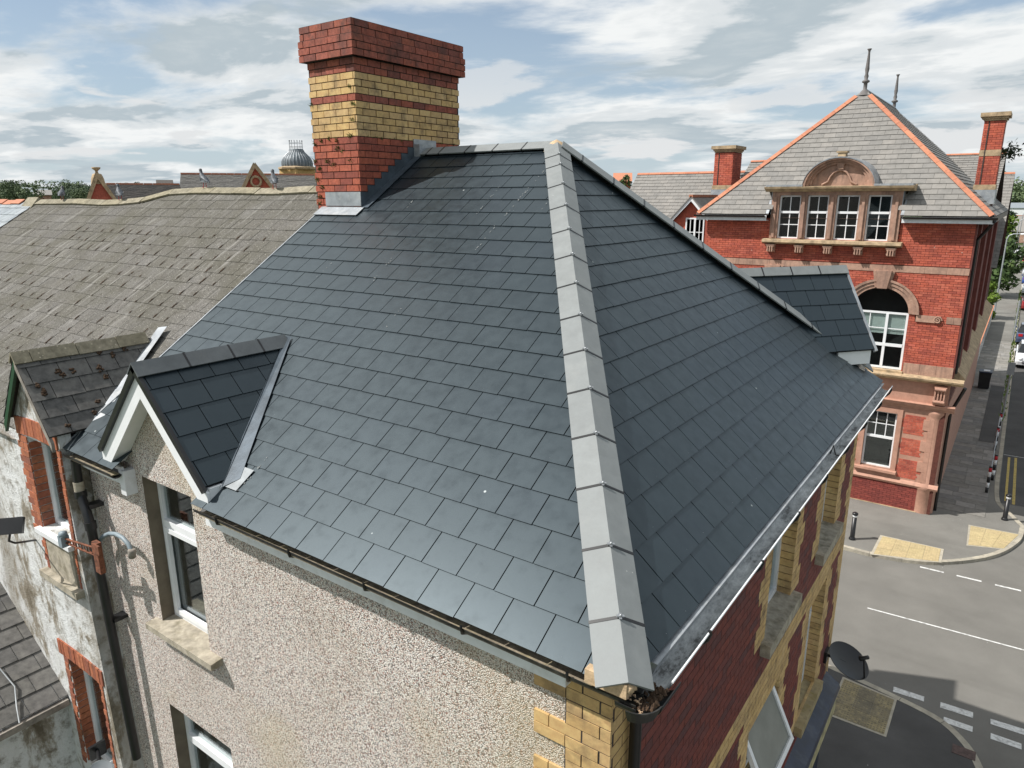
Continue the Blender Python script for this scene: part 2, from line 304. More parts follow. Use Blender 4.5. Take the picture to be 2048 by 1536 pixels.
def leafmat(name, cols, sc=0.6):
    m = NT(name); r = m.rnd(); k = len(cols)
    base = m.ramp(r, [((i + 0.5) / k, c) for i, c in enumerate(cols)])
    base = m.mix(0.4, base, m.ramp(m.noise(sc, 3), [(0.3, 0.1), (0.7, 0.9)]), 'OVERLAY')
    m.set('Base Color', base); m.set('Roughness', 0.7); m.set('Specular IOR Level', 0.2)
    m.set('Transmission Weight', 0.0); m.b.inputs['Subsurface Weight'].default_value = 0.0
    return m.mat
M['leaf_dark'] = leafmat('leaf_dark', [(0.035, 0.058, 0.030), (0.05, 0.078, 0.036), (0.042, 0.068, 0.038)])
M['leaf_mid'] = leafmat('leaf_mid', [(0.060, 0.098, 0.032), (0.082, 0.125, 0.036), (0.055, 0.088, 0.036)])
M['leaf_hazed'] = leafmat('leaf_hazed', [(0.075, 0.105, 0.062), (0.10, 0.135, 0.075), (0.062, 0.09, 0.06)], 0.06)  # distance haze put into the leaf colour: paler, less contrast
M['leaf_hazed2'] = leafmat('leaf_hazed2', [(0.105, 0.145, 0.068), (0.13, 0.17, 0.08), (0.09, 0.125, 0.07)], 0.06)  # brighter variant, haze likewise mixed into the colour
M['leaf_bright'] = leafmat('leaf_bright', [(0.10, 0.16, 0.02), (0.13, 0.19, 0.03), (0.08, 0.13, 0.02)])

def pebbledash():
    m = NT('pebbledash'); v = m.wcoord()
    big = m.noise(1.1, 5, 0.6)
    n = m.node('ShaderNodeTexVoronoi', feature='F1'); n.inputs['Scale'].default_value = 115; m.l.new(v, n.inputs['Vector'])
    hs = m.node('ShaderNodeSeparateColor'); m.l.new(n.outputs['Color'], hs.inputs[0])
    c = m.ramp(hs.outputs[0], [(0.0, (0.90, 0.84, 0.77)), (0.32, (0.82, 0.69, 0.61)), (0.52, (0.62, 0.48, 0.42)), (0.66, (0.92, 0.89, 0.85)), (0.84, (0.38, 0.28, 0.235)), (0.94, (0.46, 0.22, 0.165)), (0.97, (0.88, 0.82, 0.76))], 'CONSTANT')
    edge = m.ramp(n.outputs['Distance'], [(0.45, 1.0), (0.80, 0.16)])
    c = m.mix(1.0, c, edge, 'MULTIPLY')
    c = m.mix(m.ramp(big, [(0.45, 0.0), (0.75, 0.28)]), c, (0.36, 0.29, 0.20))
    c = m.mix(m.ramp(m.noise(1.0, 6, 0.62, m.wcoord((1.6, 1.6, 0.35))), [(0.55, 0.0), (0.75, 0.22)]), c, (0.25, 0.20, 0.16))
    c = m.mix(m.ramp(m.noise(0.55, 3, 0.5, m.wcoord((1, 1, 1.2))), [(0.58, 0.0), (0.72, 0.30)]), c, (0.52, 0.42, 0.20))
    m.set('Base Color', c); m.set('Roughness', 0.85); m.set('Specular IOR Level', 0.3)
    inv = m.ramp(n.outputs['Distance'], [(0.0, 1.0), (0.75, 0.0)])
    m.bump(inv, 0.9, 0.008)
    return m.mat
M['pebble'] = pebbledash()
def dirty_render():
    m = NT('dirty_render')
    a = m.noise(2.3, 9, 0.68, m.wcoord((1, 1, 0.55)), 0.4); b = m.noise(7, 8, 0.7); c2 = m.noise(1.0, 5, 0.6, m.wcoord((0.9, 0.9, 0.35)))
    base = m.ramp(a, [(0.34, (0.155, 0.13, 0.095)), (0.43, (0.33, 0.295, 0.24)), (0.485, (0.66, 0.66, 0.64)), (0.66, (0.78, 0.79, 0.79))])
    base = m.mix(m.ramp(b, [(0.5, 0.0), (0.66, 0.75)]), base, (0.15, 0.125, 0.085))
    base = m.mix(m.ramp(c2, [(0.5, 0.0), (0.62, 0.6)]), base, (0.22, 0.185, 0.13))
    m.set('Base Color', base); m.set('Roughness', 0.95); m.set('Specular IOR Level', 0.2)
    m.bump(m.math('ADD', b, m.noise(40, 5, 0.7)), 0.8, 0.02); return m.mat
M['render'] = dirty_render()
def plain_render():
    m = NT('reveal_render'); m.set('Base Color', m.ramp(m.noise(5, 6, 0.6), [(0.3, (0.13, 0.105, 0.075)), (0.7, (0.20, 0.165, 0.12))])); m.set('Roughness', 0.9); m.bump(m.noise(60, 4), 0.3, 0.004); return m.mat
M['reveal'] = plain_render()
def asphalt(name, c, sc=1.0, patch=0.25):
    m = NT(name); g = m.noise(260, 3, 0.7); b = m.noise(0.55, 6, 0.6); s2 = m.voro(2.2)
    base = m.ramp(b, [(0.3, tuple(x * (1 - patch) for x in c)), (0.7, tuple(x * (1 + patch) for x in c))])
    base = m.mix(0.55, base, m.ramp(g, [(0.3, 0.15), (0.7, 0.85)]), 'OVERLAY')
    tr = m.noise(1, 4, 0.6, m.wcoord((0.12, 1.1, 1))); base = m.mix(m.ramp(tr, [(0.5, 0.0), (0.7, 0.35)]), base, tuple(x * 0.72 for x in c))
    base = m.mix(m.ramp(s2, [(0.018, 0.7), (0.03, 0.0)]), base, (0.5, 0.49, 0.46))
    m.set('Base Color', base); m.set('Roughness', 0.92); m.set('Specular IOR Level', 0.25); m.bump(g, 0.4, 0.006); return m.mat
M['road'] = asphalt('asphalt_road', (0.170, 0.163, 0.147), patch=0.15)
M['tarmac'] = asphalt('tarmac_pavement', (0.185, 0.178, 0.160), patch=0.2)
M['tarmac_dark'] = asphalt('tarmac_dark', (0.085, 0.083, 0.080))
def guttermat():
    m = NT('weathered_grey_gutter'); a = m.noise(3.2, 9, 0.72, m.wcoord((3, 1.2, 3))); b = m.noise(1.2, 6, 0.6)
    base = m.ramp(a, [(0.36, (0.06, 0.062, 0.062)), (0.45, (0.24, 0.255, 0.26)), (0.58, (0.40, 0.42, 0.425)), (0.70, (0.62, 0.64, 0.65))])
    base = m.mix(m.ramp(b, [(0.54, 0.0), (0.70, 0.55)]), base, (0.11, 0.115, 0.115))
    m.set('Base Color', base); m.set('Roughness', 0.55); m.bump(a, 0.3, 0.005); return m.mat
M['gutter_grey'] = guttermat()
def glass(name, trans):
    m = NT(name); m.n.remove(m.b)
    o = [n for n in m.n if n.type == 'OUTPUT_MATERIAL'][0]
    tr = m.node('ShaderNodeBsdfTransparent'); tr.inputs[0].default_value = (0.88, 0.92, 0.91, 1)
    df = m.node('ShaderNodeBsdfDiffuse'); df.inputs[0].default_value = (0.016, 0.020, 0.021, 1)
    gl = m.node('ShaderNodeBsdfGlossy'); gl.inputs['Roughness'].default_value = 0.02; gl.inputs[0].default_value = (0.9, 0.95, 0.97, 1)
    fr = m.node('ShaderNodeLayerWeight'); fr.inputs['Blend'].default_value = 0.5; fq = m.math('MULTIPLY', m.math('POWER', fr.outputs['Facing'], 4.0), 0.85)
    a = m.node('ShaderNodeMixShader'); a.inputs[0].default_value = trans; m.l.new(df.outputs[0], a.inputs[1]); m.l.new(tr.outputs[0], a.inputs[2])
    b = m.node('ShaderNodeMixShader'); m.l.new(m.math('ADD', fq, 0.10), b.inputs[0]); m.l.new(a.outputs[0], b.inputs[1]); m.l.new(gl.outputs[0], b.inputs[2])
    m.l.new(b.outputs[0], o.inputs[0]); return m.mat
M['glass'] = glass('window_glass', 0.92)
def frosted():
    m = NT('frosted_glass'); m.set('Base Color', m.ramp(m.noise(2.5, 4), [(0.3, (0.16, 0.17, 0.15)), (0.7, (0.24, 0.25, 0.225))])); m.set('Roughness', 0.25); return m.mat
M['frost'] = frosted()
def car_paint(name, c):
    m = NT(name); m.set('Base Color', c); m.set('Roughness', 0.28); m.set('Coat Weight', 0.6); return m.mat

# ------------------------------------------------------------------ generic builders
def clip(poly, hp):
    a, b, c = hp; out = []
    for i in range(len(poly)):
        p, q = poly[i], poly[(i + 1) % len(poly)]; dp = a * p[0] + b * p[1] - c; dq = a * q[0] + b * q[1] - c
        if dp <= 0: out.append(p)
        if dp * dq < 0: t = dp / (dp - dq); out.append((p[0] + (q[0] - p[0]) * t, p[1] + (q[1] - p[1]) * t))
    return out
def parea2(p): return abs(sum(p[i][0] * p[(i + 1) % len(p)][1] - p[(i + 1) % len(p)][0] * p[i][1] for i in range(len(p)))) / 2
def slate_geo(mb, O, U, V, N, poly, v0, g, low, thick, tilt):
    h = lambda v: low - (low - 0.004) * (v - v0) / g
    top = [O + U * u + V * v + N * (h(v) + tilt * (u - poly[0][0])) for u, v in poly]; bot = [p - N * thick for p in top]
    n = len(poly); mb.faces(top + bot, [tuple(range(n))] + [(i, n + i, n + (i + 1) % n, (i + 1) % n) for i in range(n)])
def slates(parent, mat, O, U, V, N, u0, u1, k0, k1, g, w, hps, limit, shift=0.0, thick=0.006, low=0.013, gap=0.008, jit=0.002, vtop=None, extra=None, name='slate', tiltj=0.004):
    """lay courses of slates on a plane; the largest in the picture are objects of their own, the rest one joined part"""
    U, V, N, O = Vector(U), Vector(V), Vector(N), Vector(O); items = []
    for k in range(k0, k1):
        off = (w / 2 if k % 2 else 0) + shift; i0 = math.floor((u0 - off) / w) - 1
        for i in range(i0, int((u1 - u0) / w) + i0 + 4):
            a = off + i * w; b = a + w - gap; v0 = k * g + random.uniform(-jit, jit); v1 = (k + 1) * g + 0.03
            if vtop is not None: v1 = min(v1, vtop)
            if v1 - v0 < 0.03: continue
            p = [(a, v0), (b, v0), (b, v1), (a, v1)]
            for hp in [(-1, 0, -u0), (1, 0, u1)] + hps:
                p = clip(p, hp)
                if len(p) < 3: break
            if len(p) < 3 or parea2(p) < 0.002: continue
            if extra and not extra((a + b) / 2, v0, p): continue
            if extra:
                for hp in (extra((a + b) / 2, v0, p) if isinstance(extra((a + b) / 2, v0, p), list) else []):
                    p = clip(p, hp)
                if len(p) < 3: continue
            full = len(p) == 4 and parea2(p) > (w - gap) * (g + 0.029) * 0.99
            ar = parea([O + U * u + V * v for u, v in p])
            items.append((ar, p, v0, full, random.uniform(-tiltj, tiltj)))
    items.sort(key=lambda t: -t[0]); shared = {}
    field = MB()
    for n, (ar, p, v0, full, tl) in enumerate(items):
        if n < limit and ar > 40:
            if full:
                key = int((tl / tiltj + 1) * 2.49) if tiltj else 0
                if key not in shared:
                    mb = MB(); q = [(0, 0), (w - gap, 0), (w - gap, g + 0.03), (0, g + 0.03)]
                    slate_geo(mb, Vector(), Vector((1, 0, 0)), Vector((0, 1, 0)), Vector((0, 0, 1)), q, 0, g, low, thick, tl)
                    me = bpy.data.meshes.new(name); me.from_pydata(mb.v, [], mb.f); me.materials.append(mat); shared[key] = me
                o = bpy.data.objects.new(name, shared[key]); T = O + U * p[0][0] + V * v0
                o.matrix_basis = Matrix(((U.x, V.x, N.x, T.x), (U.y, V.y, N.y, T.y), (U.z, V.z, N.z, T.z), (0, 0, 0, 1)))
                put(o, parent)
            else:
                mb = MB(); slate_geo(mb, O, U, V, N, p, v0, g, low, thick, tl); mb.build(name, mat, parent)
        else: slate_geo(field, O, U, V, N, p, v0, g, low, thick, tl)
    if field.v: field.build(name + '_field', mat, parent, kind='stuff')
    return items
def wall_sheet(mb, O, U, V, N, u0, u1, v0, v1, holes, depth, mface=0, mrev=1):
    us = sorted({u0, u1} | {h[0] for h in holes} | {h[1] for h in holes}); vs_ = sorted({v0, v1} | {h[2] for h in holes} | {h[3] for h in holes})
    us = [u for u in us if u0 <= u <= u1]; vs_ = [v for v in vs_ if v0 <= v <= v1]; P = lambda u, v, n=0: O + U * u + V * v + N * n
    for a, b in zip(us, us[1:]):
        for c, d in zip(vs_, vs_[1:]):
            if any(h[0] <= (a + b) / 2 <= h[1] and h[2] <= (c + d) / 2 <= h[3] for h in holes): continue
            mb.poly([P(a, c), P(b, c), P(b, d), P(a, d)], mface)
    for h in holes:
        a, b, c, d = h[:4]
        mb.poly([P(a, c), P(a, d), P(a, d, -depth), P(a, c, -depth)], mrev); mb.poly([P(b, d), P(b, c), P(b, c, -depth), P(b, d, -depth)], mrev)
        if len(h) > 4: continue
        mb.poly([P(a, d), P(b, d), P(b, d, -depth), P(a, d, -depth)], mrev); mb.poly([P(b, c), P(a, c), P(a, c, -depth), P(b, c, -depth)], mrev)
def bricks(parent, mats, O, U, V, N, v0, n, ch, L, segs, limit, d=0.006, jt=0.008, inset=0.03, name='brick', minpx=25, jd=0.0025):
    """segs(j, vc) -> [(u0,u1,material index)]; stretcher bond"""
    O, U, V, N = Vector(O), Vector(U), Vector(V), Vector(N); items = []
    for j in range(n):
        va = v0 + j * ch; vb = va + ch - jt
        for (a, b, mi) in segs(j, (va + vb) / 2):
            x = math.floor(a / L) * L + (L / 2 if j % 2 else 0) - L
            while x < b:
                p, q = max(a, x), min(b, x + L); x += L
                if q - p < 0.035: continue
                if q < b - 0.001: q -= jt
                items.append([parea([O + U * p + V * va, O + U * q + V * va, O + U * q + V * vb, O + U * p + V * vb]), p, q, va, vb, mi])
    items.sort(key=lambda t: -t[0]); shared = {}; field = MB()
    for k, (ar, p, q, va, vb, mi) in enumerate(items):
        dd = d + random.uniform(-jd, jd)
        if k < limit and ar > minpx:
            key = (round(q - p, 2), mi)
            if key not in shared:
                mb = MB(); mb.obox(Vector(), Vector((1, 0, 0)), Vector((0, 1, 0)), Vector((0, 0, 1)), 0, q - p, 0, vb - va, -inset, 0)
                me = bpy.data.meshes.new(name); me.from_pydata(mb.v, [], mb.f); me.materials.append(mats[mi]); shared[key] = me
            o = bpy.data.objects.new(name, shared[key]); T = O + U * p + V * va + N * dd
            o.matrix_basis = Matrix(((U.x, V.x, N.x, T.x), (U.y, V.y, N.y, T.y), (U.z, V.z, N.z, T.z), (0, 0, 0, 1))); put(o, parent)
        else: field.obox(O, U, V, N, p, q, va, vb, -inset, dd, mi)
    if field.v: field.build(name + '_field', mats, parent, kind='stuff')
def cut(segs, holes, vc):
    for h in holes:
        if h[2] <= vc <= h[3]:
            o = []
            for a, b, m in segs:
                if b <= h[0] or a >= h[1]: o.append((a, b, m)); continue
                if a < h[0]: o.append((a, h[0], m))
                if b > h[1]: o.append((h[1], b, m))
            segs = o
    return segs
def paint_over(segs, a, b, mi):
    o = []
    for p, q, m in segs:
        if q <= a or p >= b: o.append((p, q, m)); continue
        if p < a: o.append((p, a, m))
        o.append((max(p, a), min(q, b), mi))
        if q > b: o.append((b, q, m))
    return o
def ridge_tiles(parent, mat, P0, P1, nL, nR, joints, wing, lift=0.055, thick=0.016, name='ridge_tile', union=None, clamp=None, jag=0.0):
    P0, P1 = Vector(P0), Vector(P1); d = (P1 - P0).normalized(); nL, nR = Vector(nL).normalized(), Vector(nR).normalized()
    def wingdir(n):
        w = d.cross(n).normalized()
        return w if w.z < 0 else -w
    wL, wR = wingdir(nL), wingdir(nR)
    if (wL - wR).length < 0.2: wR = -wL
    up = (nL + nR).normalized()
    def ring(s, ex, wg):
        c = P0 + d * s + up * (lift + ex)
        return [c + wL * wg + nL * 0.0, c + wR * wg, c + wR * wg - nR * thick, c - up * thick, c + wL * wg - nL * thick], c
    for a, b in zip(joints, joints[1:]):
        e = random.uniform(-jag, jag); rA, cA = ring(a + 0.004, e, wing); rB, cB = ring(b - 0.004, e + random.uniform(-jag, jag) * 0.5, wing)
        mb = MB(); vs = [rA[0], cA, rA[1], rA[2], rA[3], rA[4], rB[0], cB, rB[1], rB[2], rB[3], rB[4]]
        mb.faces(vs, [(0, 1, 7, 6), (1, 2, 8, 7), (2, 3, 9, 8), (3, 4, 10, 9), (4, 5, 11, 10), (5, 0, 6, 11), (0, 5, 4, 1), (1, 4, 3, 2), (6, 7, 10, 11), (7, 8, 9, 10)])
        mb.build(name, mat, parent)
    if union:
        for s in joints[1:-1]:
            mb = MB(); rA, cA = ring(s - 0.009, 0.003, wing + 0.004); rB, cB = ring(s + 0.009, 0.003, wing + 0.004)
            vs = [rA[0], cA, rA[1], rA[2], rA[3], rA[4], rB[0], cB, rB[1], rB[2], rB[3], rB[4]]
            mb.faces(vs, [(0, 1, 7, 6), (1, 2, 8, 7), (2, 3, 9, 8), (5, 0, 6, 11), (0, 5, 4, 1), (1, 4, 3, 2), (6, 7, 10, 11), (7, 8, 9, 10)])
            u_ = mb.build('tile_union', union, parent)
            if clamp:
                mb = MB(); c = P0 + d * s + up * (lift + 0.004)
                mb.obox(c, d, (wL - wR).normalized(), up, -0.018, 0.018, -0.008, 0.008, 0, 0.008); mb.obox(c, d, (wL - wR).normalized(), up, -0.006, 0.006, -0.022, 0.022, 0, 0.012)
                mb.lathe(c, [(0.0, 0.022), (0.007, 0.020), (0.008, 0.0)], 8, 0, up); mb.build('clamp', clamp, parent)
def gutter_run(name, mat, parent, A, B, outv, r, thick=0.004, seg=10, m=0):
    A, B, outv = Vector(A), Vector(B), Vector(outv); up = Vector((0, 0, 1)); mb = MB()
    prof = [(-math.cos(t) * r, -math.sin(t) * r) for t in [math.pi * i / seg for i in range(seg + 1)]]
    inn = [(-math.cos(t) * (r - thick), -math.sin(t) * (r - thick) + 0.001) for t in [math.pi * i / seg for i in range(seg + 1)]]
    ring = prof + inn[::-1]; n = len(ring)
    va = [A + outv * x + up * z for x, z in ring]; vb = [B + outv * x + up * z for x, z in ring]
    mb.faces(va + vb, [(i, (i + 1) % n, n + (i + 1) % n, n + i) for i in range(n)], 0, False)
    mb.poly(va); mb.poly(vb[::-1]); return mb.build(name, mat, parent)
def window(parent, O, U, V, N, u0, u1, v0, v1, rec, fw=0.06, bars_u=(), bars_v=(), mullions=(), transoms=(), name='window', back=0.5, interior=True, thin=0.018, glassmat=None):
    """white frame with pane(s); N points outwards, rec is how far the frame sits behind the wall face"""
    O, U, V, N = Vector(O), Vector(U), Vector(V), Vector(N); mb = MB()
    f0, f1 = -rec - 0.06, -rec
    e = 0.004
    mb.obox(O, U, V, N, u0 + e, u1 - e, v0 + e, v0 + fw, f0, f1); mb.obox(O, U, V, N, u0 + e, u1 - e, v1 - fw, v1 - e, f0, f1)
    mb.obox(O, U, V, N, u0 + e, u0 + fw, v0 + fw, v1 - fw, f0, f1); mb.obox(O, U, V, N, u1 - fw, u1 - e, v0 + fw, v1 - fw, f0, f1)
    for t in transoms: mb.obox(O, U, V, N, u0 + fw, u1 - fw, t - fw * .7, t + fw * .7, f0, f1 + 0.012)
    for t in mullions: mb.obox(O, U, V, N, t - fw * .6, t + fw * .6, v0 + fw, v1 - fw, f0, f1 + 0.004)
    w = mb.build(name, M['upvc'], parent)
    mb = MB(); mb.obox(O, U, V, N, u0 + fw * .8, u1 - fw * .8, v0 + fw * .8, v1 - fw * .8, f0 + 0.022, f0 + 0.03); mb.build('pane', glassmat or M['glass'], w)
    if bars_u or bars_v:
        mb = MB()
        for (t, a, b) in bars_u: mb.obox(O, U, V, N, t - thin / 2, t + thin / 2, a, b, f0 + 0.03, f0 + 0.042)
        for (t, a, b) in bars_v: mb.obox(O, U, V, N, a, b, t - thin / 2, t + thin / 2, f0 + 0.0305, f0 + 0.0425)
        mb.build('glazing_bar', M['upvc'], w)
    if interior:
        mb = MB(); P = lambda u, v, n: O + U * u + V * v + N * n; a, b, c, d = u0, u1, v0, v1; q = f0 - back
        mb.poly([P(a, c, q), P(b, c, q), P(b, d, q), P(a, d, q)]); mb.poly([P(a, c, f0), P(a, c, q), P(a, d, q), P(a, d, f0)]); mb.poly([P(b, c, f0), P(b, d, f0), P(b, d, q), P(b, c, q)])
        mb.poly([P(a, c, f0), P(b, c, f0), P(b, c, q), P(a, c, q)]); mb.poly([P(a, d, f0), P(a, d, q), P(b, d, q), P(b, d, f0)])
        mb.build('room_lining', M['interior'], w)
    return w
X_, Y_, Z_ = Vector((1, 0, 0)), Vector((0, 1, 0)), Vector((0, 0, 1))
G0 = -8.3
# ------------------------------------------------------------------ ground, roads, pavements
def sheet(name, pts, z, mat, kind='structure', parent=None):
    mb = MB(); mb.poly([(x, y, z) for x, y in pts]); return mb.build(name, mat, parent, kind=kind)
sheet('ground', [(-1500, -1500), (1500, -1500), (1500, 1500), (-1500, 1500)], G0 - 0.12, M['grass'])
road = sheet('road', [(-70, 10), (60, 10), (60, 200), (-0.5, 200), (-0.5, 30), (-70, 30)], G0, M['road'])
sheet('road_lane', [(2.6, -20), (14, -20), (14, 10), (2.6, 10)], G0 - 0.004, M['road'])
PZ = G0 + 0.10
def bez(pts, n=8):
    out = []
    for i in range(len(pts) - 1):
        p0 = pts[max(i - 1, 0)]; p1 = pts[i]; p2 = pts[i + 1]; p3 = pts[min(i + 2, len(pts) - 1)]
        for k in range(n):
            t = k / n
            out.append(tuple(0.5 * (2 * b + (-a + c) * t + (2 * a - 5 * b + 4 * c - d) * t * t + (-a + 3 * b - 3 * c + d) * t ** 3) for a, b, c, d in zip(p0, p1, p2, p3)))
    return out + [pts[-1]]
def pavement(name, curve, rest, mat):
    mb = MB(); pts = [(x, y, PZ) for x, y in curve + rest]; mb.poly(pts)
    n = len(pts)
    for i in range(n):
        a, b = pts[i], pts[(i + 1) % n]; mb.poly([a, (a[0], a[1], G0 - .05), (b[0], b[1], G0 - .05), b])
    o = mb.build(name, mat, kind='structure')
    # kerb stones along the curve
    L = 0; acc = [0]
    for a, b in zip(curve, curve[1:]): L += math.dist(a, b); acc.append(L)
    def P(s):
        s = max(0, min(L, s))
        for i in range(len(curve) - 1):
            if acc[i + 1] >= s:
                t = (s - acc[i]) / max(1e-6, acc[i + 1] - acc[i]); a, b = curve[i], curve[i + 1]
                return Vector((a[0] + (b[0] - a[0]) * t, a[1] + (b[1] - a[1]) * t, 0)), Vector((b[0] - a[0], b[1] - a[1], 0)).normalized()
    s = 0
    while s < L - 0.05:
        e = min(L, s + 0.9); mb = MB(); q = [P(s + 0.006 + (e - s - 0.012) * k / 4) for k in range(5)]; h = PZ + 0.006 + random.uniform(-.004, .004)
        for (a, ta), (b, tb) in zip(q, q[1:]):
            na, nb = Vector((ta.y, -ta.x, 0)) * KS, Vector((tb.y, -tb.x, 0)) * KS
            a0, a1, b0, b1 = a + na * .012, a - na * .13, b + nb * .012, b - nb * .13
            up = Z_ * h; dn = Z_ * (G0 - 0.03)
            mb.faces([a0 + up, b0 + up, b1 + up, a1 + up, a0 + dn, b0 + dn, b1 + dn, a1 + dn], [(0, 1, 2, 3), (4, 5, 1, 0), (5, 6, 2, 1), (6, 7, 3, 2), (7, 4, 0, 3)])
        mb.build('kerb_stone', M['kerb'], o); s = e
    return o
KS = 1
c1 = [(-30, 19.7), (-8, 19.7)] + bez([(-3, 19.7), (-1.9, 19.7), (-0.9, 19.74), (0.53, 20.26), (1.87, 21.66), (2.55, 23.3), (2.70, 24.65)]) + bez([(2.70, 24.7), (2.35, 25.6), (1.95, 26.6), (1.85, 28.5)]) + [(1.85, 45), (1.8, 70), (1.75, 160)]
pave_school = pavement('pavement', c1[:], [(-0.6, 160), (-0.6, 25.5), (-30, 25.5)], M['tarmac'])
c2 = [(-30, 13.25), (-3, 13.22)] + bez([(-0.9, 13.2), (0.46, 12.94), (1.35, 12.68), (1.83, 12.24), (2.11, 11.71), (2.42, 10.6), (2.6, 9.0)]) + [(2.6, 0), (2.6, -14)]
KS = -1
pave_house = pavement('pavement', c2[:], [(-0.6, -14), (-0.6, 3), (-30, 3)], M['tarmac_dark'])
# tactile crossings
def tactile(parent, A, B, C, D, nu, nv, mt='tactile'):
    A, B, C, D = [Vector((*p, PZ)) for p in (A, B, C, D)]
    f = lambda s, t: (A * (1 - s) + B * s) * (1 - t) + (D * (1 - s) + C * s) * t
    mb = MB(); e = 0.045
    ring = [f(-e, -e), f(1 + e, -e), f(1 + e, 1 + e), f(-e, 1 + e)]
    mb.prism([p + Z_ * 0.004 for p in ring][::-1], Z_ * 0.0 + Vector((0, 0, 0.004)))
    fr = mb.build('edging_strip', M['kerb'], parent)
    for i in range(nu):
        for j in range(nv):
            g = 0.008; s0, s1, t0, t1 = (i + g) / nu, (i + 1 - g) / nu, (j + g) / nv, (j + 1 - g) / nv
            mb = MB(); q = [f(s0, t0), f(s1, t0), f(s1, t1), f(s0, t1)]; h = 0.013 + random.uniform(0, .003)
            mb.faces([p + Z_ * 0.004 for p in q] + [p + Z_ * h for p in q], [(4, 5, 6, 7), (0, 1, 5, 4), (1, 2, 6, 5), (2, 3, 7, 6), (3, 0, 4, 7)])
            for a in range(6):
                for b in range(6):
                    c = f(s0 + (s1 - s0) * (a + .5) / 6, t0 + (t1 - t0) * (b + .5) / 6)
                    mb.faces([c + Vector((-.018, -.018, h)), c + Vector((.018, -.018, h)), c + Vector((.018, .018, h)), c + Vector((-.018, .018, h)), c + Z_ * (h + .006)], [(0, 1, 4), (1, 2, 4), (2, 3, 4), (3, 0, 4)])
            mb.build('tactile_slab', M[mt], parent)
tactile(pave_school, (-1.09, 19.72), (0.60, 20.32), (0.58, 21.28), (-1.06, 21.18), 4, 3)
tactile(pave_school, (1.25, 22.1), (2.18, 22.45), (2.55, 23.87), (1.22, 23.72), 3, 4)
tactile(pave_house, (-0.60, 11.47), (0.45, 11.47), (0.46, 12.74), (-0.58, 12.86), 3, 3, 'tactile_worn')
# flagstones along the school's side street
y = 24.75
while y < 62:
    h = random.uniform(0.42, 0.62); x = 0.05 - (y - 25) * 0.012; xe = 1.58
    while x < xe - 0.1:
        w = min(random.choice((0.45, 0.6, 0.75, 0.9)), xe - x)
        if xe - x - w < 0.2: w = xe - x
        mb = MB(); t = PZ + 0.012 + random.uniform(0, .008); mb.box((x + .008, y + .008, PZ - .02), (x + w - .008, y + h - .008, t)); mb.build('flagstone', M['flag'], pave_school); x += w
    y += h
sheet('tarmac_patch', [(0.9, 34), (1.55, 34), (1.55, 46), (0.9, 46)], PZ + 0.026, M['tarmac_dark'], parent=pave_school)
# dark newer asphalt in the side street
sheet('road_patch', [(1.9, 26.8), (9, 27.4), (9, 66), (1.82, 66)], G0 + 0.004, M['tarmac_dark'], parent=road)
# painted markings
def dash(A, B, w, mat='paint'):
    A, B = Vector((*A, G0 + 0.006)), Vector((*B, G0 + 0.006)); d = (B - A).normalized(); n = Vector((-d.y, d.x, 0)) * w / 2
    mb = MB(); k = 6; pts = [A + n * random.uniform(.9, 1.05), A - n * random.uniform(.9, 1.05), B - n * random.uniform(.9, 1.05), B + n * random.uniform(.9, 1.05)]; mb.poly(pts); mb.build('road_marking', M[mat], road)
for k in range(5): dash((0.174 + .94 * k, 19.86 + .045 * k), (0.79 + .94 * k, 19.895 + .045 * k), 0.085)
dash((-0.706, 16.53), (9, 17.1), 0.055)
for k in range(4):
    dash((0.378 + .92 * k, 13.28 + .03 * k), (0.985 + .92 * k, 13.31 + .03 * k), 0.2)
for k in range(4): dash((1.40 + .84 * k, 12.83 + .01 * k), (1.925 + .84 * k, 12.84 + .01 * k), 0.19)
dash((2.12, 27.1), (2.1, 32.6), 0.09, 'paint_yellow'); dash((2.36, 26.9), (2.33, 32.7), 0.09, 'paint_yellow'); dash((1.9, 32.9), (4.5, 32.9), 0.05)
dash((2.0, 60), (4.5, 60), 0.08)
mb = MB(); mb.box((1.62, 11.72, PZ - .02), (2.02, 12.0, PZ + .008)); mb.box((1.72, 11.82, PZ), (1.78, 11.86, PZ + .012)); mb.box((1.86, 11.87, PZ), (1.92, 11.91, PZ + .012)); mb.build('access_cover', mat_simple('cast_iron_cover', (0.085, 0.055, 0.048), .8, var=.3, nscale=15), pave_house)

# ------------------------------------------------------------------ the slated end house
tA, tB = 0.57714, 0.73076
sA, cA_, sB, cB_ = math.sin(tA), math.cos(tA), math.sin(tB), math.cos(tB)
ZR = 3.08; AP = Vector((-ZR / math.tan(tB), ZR / math.tan(tA), ZR)); YF = 7.88
nA, nB = Vector((0, -sA, cA_)), Vector((sB, 0, cB_)); vA, vB = Vector((0, cA_, sA)), Vector((-cB_, 0, sB))
tF = math.atan(ZR / (YF - AP.y)); nF = Vector((0, math.sin(tF), math.cos(tF)))
G, SW = 0.25, 0.30
VX = -6.41                                    # party line with the old roof
house = thing('end_house', (-3.2, 4, G0), 'corner terraced house with new dark slate hipped roof and grey hip tiles', 'house')
mb = MB(); e = -0.012
yd = .24
mb.poly([(VX, yd, yd * sA / cA_ + e), (-.4, yd, yd * sA / cA_ + e), (AP.x, AP.y, AP.z + e), (VX, AP.y, AP.z + e)])
for xa, xb in ((VX, -5.40), (-4.00, -.03)): mb.poly([(xa, .03, .02 + e), (xb, .03, .02 + e), (xb if xb < -1 else -.4, yd, yd * sA / cA_ + e), (xa, yd, yd * sA / cA_ + e)])
mb.poly([(-0.03, 0.03, e), (-0.03, YF, e), (AP.x, AP.y, AP.z + e)])
roof = mb.build('roof', M['underlay'], house)
